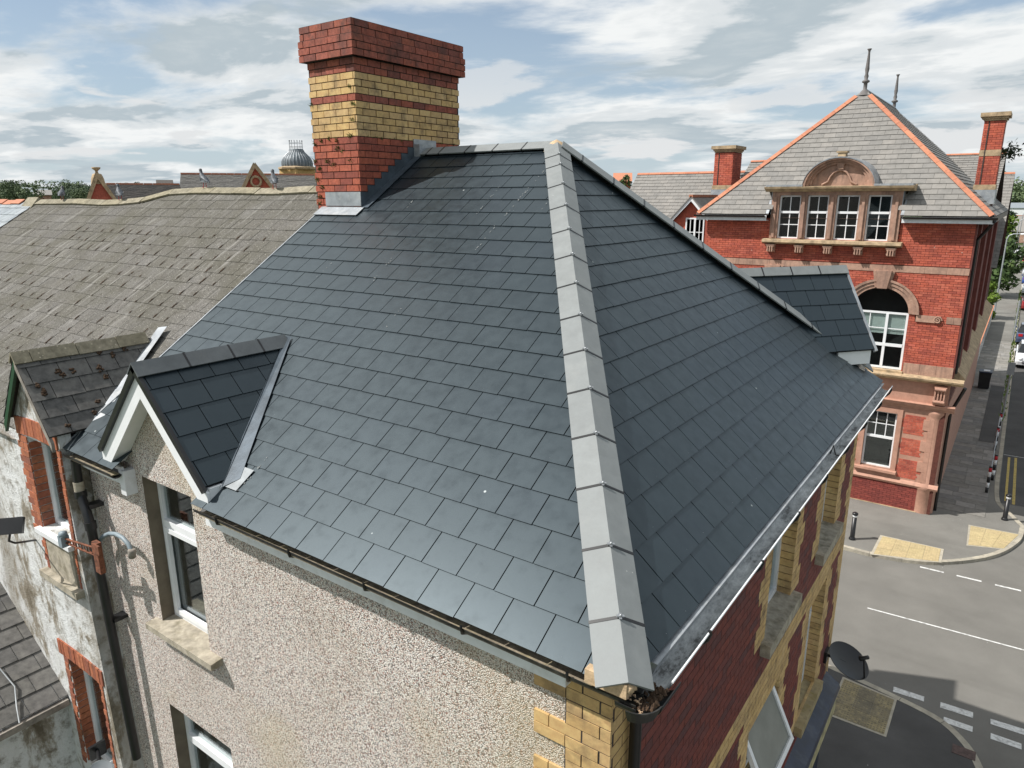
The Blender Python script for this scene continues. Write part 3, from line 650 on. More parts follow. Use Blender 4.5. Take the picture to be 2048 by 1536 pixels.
CHX0, CHX1, CHY0, CHY1, CHZ = -6.53, -5.67, 3.6, 5.6, 4.585
DX, DR = -4.735, 1.06                         # dormer axis and ridge height
def exA(uc, v0, p):
    if v0 < 0.24 and -5.42 < uc < -3.9:
        return [(-1, 0, 4.03)] if uc > -4.3 else ([(1, 0, -5.36)] if uc < -5.2 else False)
    if v0 > 4.2 and uc < -5.5:
        if uc < -5.9 and v0 > 4.28: return False
        return [(-1, 0, 5.69)] if v0 > 4.24 else True
    # hidden under the dormer
    y = v0 * cA_; half = (DR - y * sA / cA_) / (DR - .05) * 0.86
    if y > 0.3 and abs(uc - DX) < half - 0.35: return False
    return True
vtopA = ZR / sA - 0.10
itA = slates(roof, M['slate'], (0, 0, 0), X_, vA, nA, VX, 0.5, 0, 23, G, SW, [(1, ZR / math.tan(tB) / (ZR / sA), -0.02)], 190, shift=-0.2523 % SW, vtop=vtopA, extra=exA)
itB = slates(roof, M['slate'], (0, 0, 0), Y_, vB, nB, -0.2, YF, 0, 19, G, SW, [(-1, AP.y / (ZR / sB), -0.02), (1, (YF - AP.y) / (ZR / sB), YF - 0.02)], 90, shift=0.10, vtop=ZR / sB - 0.08)
YS = 9.05; XS = -1.6; tS = math.atan(ZR / (YS - AP.y)); vF = Vector((0, -math.cos(tS), math.sin(tS))); nS = Vector((0, math.sin(tS), math.cos(tS)))
fm = MB()                                      # street-side slope: out of sight, courses only
LS = ZR / math.sin(tS)
for k in range(22):
    a, b = k * G, min((k + 1) * G + .03, LS); O = Vector((0, YS, 0))
    if a >= LS: break
    x1 = lambda v: XS + (AP.x - XS) * v / LS
    fm.poly([O + X_ * VX + vF * a + nS * .02, O + X_ * x1(a) + vF * a + nS * .02, O + X_ * x1(b) + vF * b + nS * .006, O + X_ * VX + vF * b + nS * .006][::-1])
fm.poly([(AP.x, AP.y, AP.z), (XS, YS, 0), (-.03, YF, 0)])
fm.build('slate_course', M['slate'], roof)
# rivets holding the slate tails
rv = MB()
def rivets(items, O, U, V, N):
    for ar, p, v0, full, tl in items:
        if ar < 60 or not full: continue
        c = Vector(O) + U * ((p[0][0] + p[1][0]) / 2 + random.uniform(-.01, .01)) + V * (v0 + 0.035) + N * 0.010
        rv.faces([c + U * math.cos(a) * .0035 + V * math.sin(a) * .0035 for a in [k * math.pi / 3 for k in range(6)]] + [c + N * .003], [(k, (k + 1) % 6, 6) for k in range(6)])
rivets(itA, (0, 0, 0), X_, vA, nA); rivets(itB, (0, 0, 0), Y_, vB, nB)
rv.build('slate_rivet', M['steel'], roof, kind='stuff')
# bird droppings and scuffs dribbled down the slates
dr = MB(); random.seed(17)
for (xa, va), (xb, vb), n in [((-3.30, 5.35), (-3.32, 3.55), 46), ((-3.75, 4.9), (-3.72, 4.2), 16), ((-4.35, 3.4), (-4.33, 2.9), 10), ((-4.9, 4.5), (-4.88, 4.3), 6), ((-5.2, 3.2), (-5.22, 2.9), 8), ((-3.62, 2.6), (-3.60, 2.3), 7), ((-2.9, 4.6), (-2.9, 4.3), 8), ((-3.66, .75), (-3.64, .25), 12)]:
    for k in range(n):
        t = random.random() ** .8; c = X_ * (xa + (xb - xa) * t + random.gauss(0, .008)) + vA * (va + (vb - va) * t) + nA * .0155; r0 = random.uniform(.002, .005); st = random.uniform(1, 3.2)
        dr.poly([c + X_ * math.cos(a) * r0 + vA * math.sin(a) * r0 * st for a in [q * math.pi / 3.5 for q in range(7)]])
dr.build('bird_dropping', mat_simple('bird_dropping', (0.22, 0.23, 0.225), .9), roof, kind='stuff')
# hips and ridge
hd = Vector((-ZR / math.tan(tB), ZR / math.tan(tA), ZR)); hl = hd.length
jn = [0.015, 0.384, 0.854, 1.322, 1.772, 2.234, 2.684, 3.141, 3.609, 4.072, 4.54, 5.021, 5.499, 5.971, 6.235, hl - 0.02]
ridge_tiles(roof, M['ridge'], (0, 0, 0), hd, nA, nB, jn, 0.175, 0.075, 0.016, 'hip_tile', M['black'], M['steel'])
fd = Vector((-0.02, YF, 0)) - AP; fl = fd.length
ridge_tiles(roof, M['ridge'], AP, AP + fd, nB, nF, [0.03, .33] + [.33 + .475 * k for k in range(1, 9)] + [fl - 0.30], 0.19, 0.10, 0.016, 'hip_tile', M['black'])
ridge_tiles(roof, M['ridge'], AP, (CHX1, AP.y, ZR), nA, nF, [0.02, .43, .88, 1.33, 1.78, 2.0, 2.2], 0.165, 0.07, 0.016, 'ridge_tile', M['black'])
mb = MB(); up = (nA + nB + nF).normalized(); c = AP + up * .085   # mitred crown saddle
for a, b in ((nA, nB), (nB, nF), (nF, nA)): pass
mb.lathe(AP + Z_ * .02, [(0.16, -.08), (0.07, 0.03), (0.0, 0.062)], 8, 0); mb.build('crown_mortar', M['mortar_tan'], roof)
# mortar bed at the foot of the near hip
mb = MB(); random.seed(3)
for k in range(26):
    t = random.random(); s = random.choice((-1, 1)); base = Vector((0.015, 0.015, 0.03)) + (Vector((-1, 0, 0)) if s > 0 else Vector((0, 1, 0))) * t * 0.17
    r_ = random.uniform(.018, .034); mb.lathe(base + Vector((0, 0, -.01)), [(0, -r_), (r_, -r_ * .3), (r_ * .8, r_ * .6), (0, r_)], 6, 0)
mb.box((-.235, -.016, -.03), (.012, .04, .052)); mb.box((-.03, .03, -.03), (.016, .235, .05))
mb.build('hip_mortar_bed', M['mortar_tan'], roof)
# lead line of sealant along the hip and the verge trim
mb = MB(); mb.obox(Vector((VX, 0, 0)), X_, vA, nA, -0.016, 0.002, 0.0, 4.30, -0.06, 0.016); mb.build('verge_trim', M['lead'], roof)

# ---- rear pebbledash wall with gable
WY, WXB = 0.2, -0.17
holesA = [(-5.245, -4.40, -1.68, -0.10), (-5.36, -4.25, -4.6, -2.72)]
mb = MB(); wall_sheet(mb, Vector((0, WY, 0)), X_, Z_, Vector((0, -1, 0)), -6.36, WXB, G0, -0.02, holesA, 0.16)
mb.poly([(DX - .80, WY, -0.02), (DX + .80, WY, -0.02), (DX + .80, WY, .12), (DX, WY, DR - .03), (DX - .80, WY, .12)])
pw = mb.build('pebbledash_wall', [M['pebble'], M['reveal']], house)
NA = Vector((0, -1, 0)); OA = Vector((0, WY, 0))
window(house, OA, X_, Z_, NA, -5.245, -4.40, -1.68, -0.10, 0.13, 0.055, transoms=(-.62,))
w2 = window(house, OA, X_, Z_, NA, -5.36, -4.25, -4.6, -2.72, 0.13, 0.06, transoms=(-3.2,))
for a, b, z in ((-5.36, -4.20, -1.68), (-5.5, -4.1, -4.6)):
    mb = MB(); mb.prism([(a, WY - .12, z - .07), (a, WY - .12, z - .005), (a, WY + .13, z + .012), (a, WY + .13, z - .07)], (b - a, 0, 0)); mb.build('window_sill', M['sill'], house)
# sash inside the upper window
mb = MB(); O = OA; mb.obox(O, X_, Z_, NA, -5.19, -5.14, -1.62, -.66, -.15, -.112); mb.obox(O, X_, Z_, NA, -4.50, -4.455, -1.62, -.66, -.15, -.112); mb.obox(O, X_, Z_, NA, -5.14, -4.50, -1.62, -1.57, -.15, -.112); mb.obox(O, X_, Z_, NA, -5.14, -4.50, -.71, -.66, -.15, -.112); mb.build('window_sash', M['upvc'], house)

# ---- side wall: brick with yellow dressings
holesB = [(3.45, 4.38, -1.68, -0.22), (5.62, 6.50, -1.68, -0.22), (3.22, 4.32, -4.15, -2.62), (5.56, 6.48, -4.10, -2.42)]
WYF = 7.52
mb = MB(); OB = Vector((WXB, 0, 0)); wall_sheet(mb, OB, Y_, Z_, X_, WY, WYF, G0, 0.0, holesB, 0.2, 0, 0)
mb.poly([(WXB, WYF, G0), (-1.5, 8.7, G0), (-1.5, 8.7, 0), (WXB, WYF, 0)]); mb.poly([(-1.5, 8.7, G0), (-6.3, 8.7, G0), (-6.3, 8.7, 0), (-1.5, 8.7, 0)]); bw = mb.build('brick_wall', M['mortar'], house)
CH = 0.085
def segsB(j, vc):
    s = [(WY + .004, WYF - .004, 0)]
    blk = (j // 3) % 2
    s = paint_over(s, WYF - (.36 if blk else .24), WYF, 1); s = paint_over(s, WY, WY + (.36 if blk else .24), 1)
    if -2.40 < vc < -2.12 : s = paint_over(s, WY, WYF, 1)
    for a, b, c, d in holesB:
        if c - .02 <= vc <= d + (.25 if d < -1 else 0.1):
            w = .34 if blk else .225; s = paint_over(s, a - w, b + w, 1)
    return cut(s, holesB, vc)
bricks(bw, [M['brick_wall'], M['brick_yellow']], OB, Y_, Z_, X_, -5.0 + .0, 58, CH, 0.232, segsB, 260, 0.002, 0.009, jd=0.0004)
# yellow brick jambs inside the reveals
for (a, b, c, d) in holesB:
    n = int((d - c) / CH)
    for j in range(n):
        if proj((WXB, b, c)) is None: continue
        mb = MB(); mb.box((WXB - .15, b - .012, c + j * CH), (WXB + .002, b + .05, c + (j + 1) * CH - .009)); mb.build('jamb_brick', M['brick_yellow'], bw)
    sl = MB(); m_ = M['sill_moss'] if c < -4 and a > 5 else M['sill']
    sl.prism([(WXB - .16, a - .12, c - .13), (WXB + .10, a - .12, c - .13), (WXB + .10, a - .12, c + .004), (WXB - .16, a - .12, c + .022)], (0, b - a + .24, 0)); sl.build('window_sill', m_, house)
NB = X_
window(house, OB, Y_, Z_, NB, 3.45, 4.38, -1.67, -0.22, 0.14, 0.06); window(house, OB, Y_, Z_, NB, 5.62, 6.50, -1.67, -0.22, 0.14, 0.06)
window(house, OB, Y_, Z_, NB, 5.56, 6.48, -4.09, -2.42, 0.14, 0.06, transoms=(-3.0,))
# near lower window: bottom frame plus a top-hung sash pushed open
w4 = window(house, OB, Y_, Z_, NB, 3.22, 4.32, -4.15, -2.62, 0.14, 0.06, transoms=(-3.45,))
hg = Vector((WXB - .10, 0, -2.68)); sv = Vector((0.42, 0, -.90)).normalized(); sn = Y_.cross(sv) * -1
mb = MB(); u0, u1, L = 3.27, 4.27, 0.72
for a in ((u0, u1, 0, .055), (u0, u1, L - .055, L), (u0, u0 + .055, .055, L - .055), (u1 - .055, u1, .055, L - .055)): mb.obox(hg, Y_, sv, sn, a[0], a[1], a[2], a[3], -.025, .025)
osash = mb.build('open_sash', M['upvc'], w4)
mb = MB(); mb.obox(hg, Y_, sv, sn, u0 + .05, u1 - .05, .05, L - .05, -.006, .006); mb.build('sash_pane', M['frost'], w4)
# quoin bricks on the pebbledash face of the near corner
def segsQ(j, vc): return [(WXB - (.52 if (j // 2) % 2 else .29), WXB + .004, 0)]
qb = MB(); bricks(pw, [M['brick_yellow']], (0, WY - .012, 0), X_, Z_, NA, -2.24, 26, CH, 0.232, segsQ, 60, 0.004, 0.008, 0.02)
mb = MB(); mb.box((WXB - .30, WY - .012, -2.24), (WXB - .001, WY + .01, -.03)); mb.build('quoin_mortar', M['mortar_dark'], pw)
# fascia boards, gutters
mb = MB(); mb.box((-4.02, .10, -.225), (WXB - .25, .125, -.02)); mb.box((-4.02, .125, -.225), (WXB - .25, WY, -.21)); mb.build('fascia_board', M['fascia'], house)
mb = MB(); mb.box((VX + .06, .10, -.20), (-5.42, .125, -.02)); mb.box((-5.46, .09, -.30), (-5.36, WY, -.05)); mb.build('fascia_board', M['fascia'], house)
ga = gutter_run('gutter', M['blackgut'], house, (-4.02, 0.05, -.040), (0.06, 0.05, -.055), NA, 0.050)
mb = MB(); mb.box((-3.95, .012, -.084), (-.02, .088, -.068)); mb.build('gutter_silt', M['silt'], ga)
gl_ = gutter_run('gutter', M['blackgut'], house, (VX + .02, 0.045, -.05), (-5.40, 0.045, -.05), NA, 0.060)
mb = MB(); mb.box((VX + .06, -.002, -.09), (-5.44, .088, -.078)); mb.build('gutter_silt', M['silt'], gl_)
for x in (-3.68, -2.75, -1.95, -1.1, -.35):
    mb = MB(); mb.tube([(x, .11, -.06), (x, .10, -.11), (x, .05, -.108), (x, .005, -.085), (x, -.006, -.045), (x, -.003, -.03)], .010, 6); mb.build('gutter_bracket', M['black'], ga)
gb = gutter_run('gutter', M['gutter_grey'], house, (0.062, 0.30, -.070), (0.062, YF - .05, -.045), X_, 0.072)
mb = MB(); mb.tube([(.134, .30, -.068), (.134, YF - .05, -.043)], .007, 8); mb.build('gutter_rim', M['upvc'], gb)
mb = MB(); mb.prism([(-.005, .32, -.12), (0.035, .32, -.012), (-.03, .32, -.008)], (0, YF - .40, 0)); mb.build('eave_flashing', M['lead'], gb)
for y in (.85, 1.9, 2.9, 3.9, 4.9, 5.9, 6.9, 7.7):
    mb = MB(); mb.tube([(-.02, y, -.10), (.02, y, -.15), (.08, y, -.172), (.125, y, -.12), (.143, y, -.07), (.137, y, -.05)], .012, 6); mb.build('gutter_bracket', M['black'], gb)
mb = MB(); mb.tube([(.03, 4.55, -.06), (.05, 4.56, .03), (.075, 4.58, -.07), (.11, 4.60, -.08)], .008, 6); mb.build('gutter_clip', M['black'], gb)
# corner angle of the gutter with debris
mb = MB()
arc = [Vector((0.0, 0.0, 0)) + Vector((math.cos(t), math.sin(t), 0)) for t in [R(-90) + R(90) * k / 8 for k in range(9)]]
for (r0, z0), (r1, z1) in zip([(.0, -.10), (.06, -.135), (.11, -.12), (.135, -.055), (.14, -.04)], [(.06, -.135), (.11, -.12), (.135, -.055), (.14, -.04), (.132, -.04)]):
    for a, b in zip(arc, arc[1:]):
        o = Vector((.04, .06, 0)); mb.poly([o + a * r0 + Z_ * z0, o + b * r0 + Z_ * z0, o + b * r1 + Z_ * z1, o + a * r1 + Z_ * z1], 0)
gut_c = mb.build('gutter_corner', M['blackgut'], house)
gutter_run('gutter_joint', M['black'], gut_c, (.075, .10, -.075), (.075, .34, -.075), X_, .092); gutter_run('gutter_joint', M['black'], gut_c, (-.05, .045, -.06), (.07, .045, -.06), NA, .068)
mb = MB()
for k in range(110):
    t = random.random() ** .8; p = Vector((-.26 + .34 * t, .05 + random.uniform(-.030, .030), -.066 + random.uniform(0, .012))) if k % 4 else Vector((.04 + random.random() * .06, random.random() * .14 - .02, -.085))
    r_ = random.uniform(.004, .009); mb.lathe(p, [(0, -r_), (r_, 0), (0, r_)], 5, 0, (random.random(), random.random(), 1), False)
mb.build('gutter_gravel', M['gravel'], gut_c, kind='stuff')
mb = MB()
for k in range(60):
    p = Vector((.085 + random.uniform(-.05, .05), .06 + random.uniform(-.03, .18), -.08)); r_ = random.uniform(.01, .022); mb.lathe(p, [(0, -r_), (r_, 0), (0, r_ * 1.4)], 5, 0, (random.random() - .5, random.random() - .5, 1), False)
mb.build('gutter_moss', M['moss'], gut_c, kind='stuff')
dp = MB(); dp.tube([(-.07, .30, -.12), (-.12, .42, -.25), (-.12, .42, G0)], .036, 12); dp.build('downpipe', M['black'], house)

# ---- dormer gable on the rear slope
dorm = MB(); dw = .86; ez = .175; D0y = 0.03
dsl = math.atan2(DR - ez, dw); dlen = math.hypot(DR - ez, dw)
for s in (-1, 1):
    e = Vector((DX + s * dw, 0, ez)); r_ = Vector((DX, 0, DR)); yb = lambda z: z * cA_ / sA + .06
    dorm.poly([Vector((e.x, D0y, e.z - .012)), Vector((r_.x, D0y, r_.z - .012)), Vector((r_.x, yb(DR), r_.z - .012)), Vector((e.x, yb(ez), e.z - .012))])
dormer = dorm.build('dormer', M['underlay'], house)
for s in (-1, 1):
    O = Vector((DX + s * dw, 0, ez)); V = Vector((-s * math.cos(dsl), 0, math.sin(dsl))); N = Vector((s * math.sin(dsl), 0, math.cos(dsl)))
    # valley: y <= z*cot(tA): z = ez + v sin -> u(y) limit
    kk = math.sin(dsl) * cA_ / sA
    slates(dormer, M['slate'], O, Y_ if s > 0 else Y_, V, N, D0y, 2.0, 0, 6, G, SW, [(1, -kk, ez * cA_ / sA + .02)], 14, shift=.07, vtop=dlen - .04)
    mb = MB(); mb.obox(O, Y_, V, N, D0y - .02, D0y + .012, -.04, dlen + .02, -.03, .022); mb.build('verge_trim', M['black'], dormer)
    # bargeboard
    mb = MB(); mb.prism([Vector((DX + s * (dw + .0), D0y + .012, ez - .03)), Vector((DX, D0y + .012, DR - .02)), Vector((DX, D0y + .012, DR - .265)), Vector((DX + s * (dw - .075), D0y + .012, ez - .19)), Vector((DX + s * (dw + .03), D0y + .012, ez - .17)), Vector((DX + s * (dw + .03), D0y + .012, ez - .05))], (0, .025, 0)); mb.build('bargeboard', M['upvc'], dormer)
    mb = MB(); mb.prism([Vector((DX + s * (dw - .09), D0y + .04, ez - .17)), Vector((DX + s * .02, D0y + .04, DR - .27)), Vector((DX + s * .02, D0y + .04, DR - .255)), Vector((DX + s * (dw - .09), D0y + .04, ez - .155))], (0, WY - D0y - .045, 0)); mb.build('soffit', M['upvc'], dormer)
    mb = MB(); mb.box((min(DX + s * (dw - .02), DX + s * (dw + .028)), D0y + .04, ez - .155), (max(DX + s * (dw - .02), DX + s * (dw + .028)), .30, ez - .016)); mb.build('box_end', M['upvc'], dormer)
    # lead valley
    mb = MB(); v0 = Vector((DX + s * dw, ez * cA_ / sA, ez)); v1 = Vector((DX, DR * cA_ / sA, DR)); d = (v1 - v0).normalized()
    a = (d.cross(nA)).normalized(); a = a if a.x * s > 0 else -a
    mb.poly([v0 + nA * .032 - a * .02 - d * .12, v0 + a * .15 + nA * .026 - d * .05, v1 + a * .05 + nA * .03, v1 + nA * .05]); mb.poly([v0 + nA * .034 - d * .12, v1 + nA * .055, v1 + N * .05 - a * .05, v0 + N * .04 - a * .07])
    mb.build('valley_lead', M['leadnew'], dormer)
mb = MB(); b = Vector((DX + dw - .06, 0.22, .22)); mb.obox(Vector((DX + dw, .30, .30 * sA / cA_)), X_, vA, nA, -.02, .22, -.12, .10, .018, .023); mb.build('lead_apron', mat_simple('dull_lead', (0.26, 0.28, 0.29), .6, 0.0, .2, 9, .3, 25), dormer)
ridge_tiles(dormer, M['ridge_dark'], (DX, D0y - .03, DR), (DX, DR * cA_ / sA + .03, DR), (1, 0, .9), (-1, 0, .9), [0, .48, .93, 1.26, DR * cA_ / sA - .04], .15, .065, .016, 'ridge_tile', M['black'])
# ---- gable over the splayed street corner
gd = Vector((.6305, .7762, 0)); gs = Vector((.7762, -.6305, 0)); GR = Vector((-.675, 8.0, 1.50)); gh = .74; gf = .50
mb = MB()
for s in (1, -1):
    f0 = GR + gs * s * gh + Z_ * (gf - 1.50); mb.poly([GR - Z_ * .012, f0 - Z_ * .012, f0 - gd * 2.4 - Z_ * .012, GR - gd * 2.4 - Z_ * .012])
gcor = mb.build('corner_gable', M['underlay'], house)
gl2 = math.hypot(gh, 1.5 - gf); gv = (gs * -gh + Z_ * (1.5 - gf)).normalized(); gn = (gs * (1.5 - gf) + Z_ * gh).normalized()
slates(gcor, M['slate'], GR + gs * gh + Z_ * (gf - 1.5), gd * -1, gv, gn, 0, 2.4, 0, 6, G * .93, SW, [], 14, shift=.02, vtop=gl2 - .05)
mb = MB(); O = GR + gs * gh + Z_ * (gf - 1.5); mb.obox(O, gd, gv, gn, -.012, .02, -.03, gl2, -.03, .022); mb.build('verge_trim', M['lead'], gcor)
mb = MB(); mb.obox(GR + gs * gh + Z_ * (gf - 1.5), gd, gs, Z_, -.55, -.03, -.06, -.03, -.2, -.02); mb.build('box_end', M['upvc'], gcor)
mb = MB(); q = GR - gd * .06; mb.prism([q - Z_ * .05, q + gs * (gh - .06) + Z_ * (gf - 1.55), q + gs * (gh - .06) + Z_ * (-1.75), q - gs * (gh - .06) + Z_ * (-1.75), q - gs * (gh - .06) + Z_ * (gf - 1.55)], gd * -.1); mb.build('gable_wall', M['pebble'], gcor)
ridge_tiles(gcor, M['ridge'], GR + gd * .02, GR - gd * 2.4, gs + Z_ * .74, -gs + Z_ * .74, [0, .47, .92, 1.37, 1.82, 2.3], .13, .06, .016, 'ridge_tile', M['black'])
# second street-side gable (only its shadow reaches the picture)
mb = MB(); mb.prism([(-5.7, 9.1, .1), (-4.05, 9.1, .1), (-4.87, 9.1, 1.3)], (0, -2.2, 0)); mb.build('street_gable', M['slate'], house)

# ---- chimney
mb = MB(); mb.box((CHX0 + .01, CHY0 + .01, 2.0), (CHX1 - .01, CHY1 - .01, CHZ - .01)); 
chim = mb.build('chimney', M['mortar'], house)
NC = 29; z0 = CHZ - NC * .084
def cband(j):
    t = NC - 1 - j
    return 0 if t < 7 else (1 if t < 10 else (0 if t < 11 else (1 if t < 16 else 2)))
def proud(j):
    t = NC - 1 - j
    return .0 if t < 2 else (.018 if t < 5 else (-.045))
cb = [M['brick_red'], M['brick_yellow'], M['brick_red_low']]
for grp in range(3):
    rows = [j for j in range(NC) if (0 if NC - 1 - j < 2 else (1 if NC - 1 - j < 5 else 2)) == grp]
    pr = (.052, .07, .0)[grp]; lo, hi = min(rows), max(rows); n = hi - lo + 1
    mb = MB(); mb.box((CHX0 - pr + .006, CHY0 - pr + .006, z0 + lo * .084 - (.0 if grp < 2 else .3)), (CHX1 + pr - .006, CHY1 + pr - .006, z0 + (hi + 1) * .084 - .004)); mb.build('mortar_core', M['mortar'], chim)
    f = lambda j, vc, lo=lo: [(CHX0 - pr, CHX1 + pr, cband(j + lo))]
    bricks(chim, cb, (0, CHY0 - pr, 0), X_, Z_, NA, z0 + lo * .084, n, .084, .232, f, 110, .005, .011, .06)
    f2 = lambda j, vc, lo=lo: [(CHY0 - pr + .001, CHY1 + pr, cband(j + lo))]
    bricks(chim, cb, (CHX1 + pr, 0, 0), Y_, Z_, X_, z0 + lo * .084, n, .084, .232, f2, 210, .005, .011, .06)
mb = MB(); mb.box((CHX0 + .0, CHY0 - .0, CHZ), (CHX1 - .0, CHY1 + .0, CHZ + .004)); mb.build('chimney_top', M['mortar_dark'], chim)
# lead work round the stack
mb = MB(); mb.box((CHX0 + .2, CHY0 - .02, 2.385), (CHX1 + .015, CHY0 - .006, 2.56)); O = Vector((0, CHY0, CHY0 * sA / cA_)); mb.obox(O, X_, vA, nA, CHX0 + .10, CHX1 + .06, -.17, .02, .022, .030); mb.build('lead_apron', M['lead'], chim)
mb = MB(); k = 0; y = CHY0 - .012
while y < 4.62:
    zt = 2.56 + .084 * k; mb.box((CHX1 + .006, y, y * sA / cA_ - .02), (CHX1 + .016 + .001 * (k % 2), y + .150, max(zt, y * sA / cA_ + .1) )); y += .128; k += 1
mb.build('stepped_flashing', M['leadnew'], chim)
mb = MB(); mb.obox(Vector((CHX1, 0, 0)), X_, vA, nA, .012, .13, CHY0 / cA_, ZR / sA - .03, .022, .030); mb.build('side_soaker', M['leadnew'], chim)
mb = MB(); mb.box((CHX1 + .006, 4.60, 2.95), (CHX1 + .025, 5.05, 3.26)); mb.box((CHX1 + .025, 4.60, 3.02), (CHX1 + .12, 4.85, 3.19)); mb.build('ridge_saddle', M['lead'], chim)
mb = MB(); random.seed(11)
for px, pz, n in [(-6.48, 3.17, 8), (-6.35, 3.20, 7), (-6.2, 3.22, 6), (-6.05, 3.2, 5), (-5.80, 3.24, 7), (-6.5, 2.95, 7), (-6.42, 2.86, 8), (-6.25, 2.95, 9), (-6.15, 2.90, 5), (-6.48, 2.72, 6), (-6.38, 2.62, 6), (-6.44, 2.50, 6), (-6.46, 2.42, 5), (-6.05, 3.1, 9), (-5.76, 3.82, 6), (-5.72, 3.62, 7), (-6.5, 3.66, 4), (-5.74, 3.44, 6), (-5.82, 2.95, 4), (-5.95, 3.06, 4)]:
    for k in range(n * 3):
        c = Vector((px + random.uniform(-.03, .03), CHY0 - .005, pz + random.uniform(-.02, .02))); d = Vector((random.uniform(-1, 1), -random.uniform(.2, 1), random.uniform(-.3, 1.2))).normalized() * random.uniform(.02, .06); s = Vector((random.uniform(-1, 1), random.uniform(-1, 0), random.uniform(-1, 1))) * .007
        mb.poly([c - s, c + s, c + d])
mb.build('wall_weed', M['weed'], chim, kind='stuff')
mb = MB()
for k in range(26):
    y0 = random.uniform(3.75, 5.5); zz_ = 3.235 + random.uniform(-.02, .01)
    for q in range(5):
        c = Vector((CHX1 + .008, y0 + random.uniform(-.02, .02), zz_)); d = Vector((random.uniform(.2, 1), random.uniform(-1, 1), random.uniform(-.2, 1))).normalized() * random.uniform(.015, .04); s = Vector((0, 1, .3)) * .006
        mb.poly([c - s, c + s, c + d])
mb.build('wall_weed', M['weed'], chim, kind='stuff')

# ---- shop fascia below the side windows
mb = MB(); mb.prism([(WXB, .4, -4.46), (.03, .4, -4.60), (.05, .4, -4.66), (WXB, .4, -4.66)], (0, 7.0, 0)); sf = mb.build('shop_fascia', M['navy'], house)
mb = MB(); mb.box((WXB, .42, -5.05), (.02, 7.38, -4.665)); mb.build('fascia_sign_board', M['cream'], sf)
mb = MB(); mb.box((WXB - .05, .5, G0), (WXB + .06, 7.3, -5.055)); mb.build('shop_front', M['navy'], sf)
# satellite dish on the side wall
def dish(name, mount, centre, nrm, r, mat, label, cable=True):
    t = thing(name, mount, label, 'satellite dish'); n = Vector(nrm).normalized(); c = Vector(centre)
    mb = MB(); prof = [(0.001, 0)] + [(r * k / 8, .16 * r * (k / 8) ** 2) for k in range(1, 9)] + [(r * 1.01, .165 * r), (r, .135 * r)] + [(r * k / 8, .16 * r * (k / 8) ** 2 - .012) for k in range(7, 0, -1)]
    mb.lathe(c, prof, 32, 0, n); mb.build('reflector', mat, t)
    up = (Z_ - n * n.z).normalized(); low = c - up * r * .95 + n * .14 * r; foc = c + n * r * .95 - up * r * .35
    mb = MB(); mb.tube([c - up * r * .9 - n * .02, low, foc], .013, 8); mb.build('feed_arm', M['black'], t)
    mb = MB(); dirn = (c + n * .05 - foc).normalized(); mb.lathe(foc, [(0, -.07), (.028, -.07), (.028, .02), (.04, .03), (.04, .06), (0, .065)], 12, 0, dirn); mb.build('receiver', M['black'], t)
    mb = MB(); mb.tube([Vector(mount), Vector(mount) + (c - Vector(mount)) * .6, c - n * .02], .022, 8); mb.lathe(c - n * .05, [(0, 0), (.07, 0), (.07, .04), (0, .045)], 10, 0, n); m0 = Vector(mount); mb.box(m0 - Vector((.02, .09, .09)), m0 + Vector((.02, .09, .09))); mb.build('wall_bracket', M['black'], t)
    return t
dish('satellite_dish', (-.15, 7.1, -4.0), (.115, 7.22, -4.08), (.45, -.15, .88), .30, M['black'], 'black round satellite dish on the brick wall above the shop fascia')
# ------------------------------------------------------------------ the old house next door
def aty(px, py, Yv):
    d = cf + cr * ((px - 1024) / FPX) - cu * ((py - 768) / FPX); return CAM + d * ((Yv - CAM.y) / d.y)
random.seed(21)
old = thing('old_house', (-10, 3, G0), 'terraced house with lichen covered brown slate roof and peeling render', 'house')
nsl = Vector((0, -sA, cA_)); OO = nsl * -0.045
XL = -15.62
rpts = [(-6.4, 4.07), (-7.1, 4.067), (-8, 4.03), (-9.06, 4.058), (-10.09, 4.08), (-11.04, 4.04), (-11.35, 3.86), (-11.9, 3.795), (-12.75, 3.767), (-13.83, 3.80), (-15.1, 3.79), (XL, 3.78)]
def ry(x):
    for (a, ya), (b, yb) in zip(rpts, rpts[1:]):
        if b <= x <= a: return ya + (yb - ya) * (a - x) / (a - b)
    return 4.07 if x > -6.4 else 3.78
mb = MB()
for (a, ya), (b, yb) in zip(rpts, rpts[1:]): mb.poly([OO + Vector((b, 0, 0)), OO + Vector((a, 0, 0)), OO + Vector((a, ya, ya * sA / cA_)), OO + Vector((b, yb, yb * sA / cA_))])
for (a, ya), (b, yb) in zip(rpts, rpts[1:]): mb.poly([OO + Vector((a, ya, ya * sA / cA_)), OO + Vector((a, 7.6, .3)), OO + Vector((b, 7.6, .3)), OO + Vector((b, yb, yb * sA / cA_))])
oroof = mb.build('roof', M['mortar_dark'], old)
NDX, NDR, NDY = -6.92, 0.905, -0.12
def exO(uc, v0, p):
    vt = ry(uc) / cA_ - 0.06
    if v0 > vt - .05: return False
    y = v0 * cA_; half = (NDR - y * sA / cA_) / (NDR - .1) * 0.6
    if y < 1.3 and abs(uc - NDX) < half - .15: return False
    if v0 < .23 and -7.5 < uc: return False
    return [(0, 1, vt)]
slates(oroof, M['slate_old'], OO, X_, vA, nsl, XL, VX - .03, 0, 21, .24, .30, [], 300, shift=.05, extra=exO, low=.010, jit=.008, gap=.007, tiltj=.010)
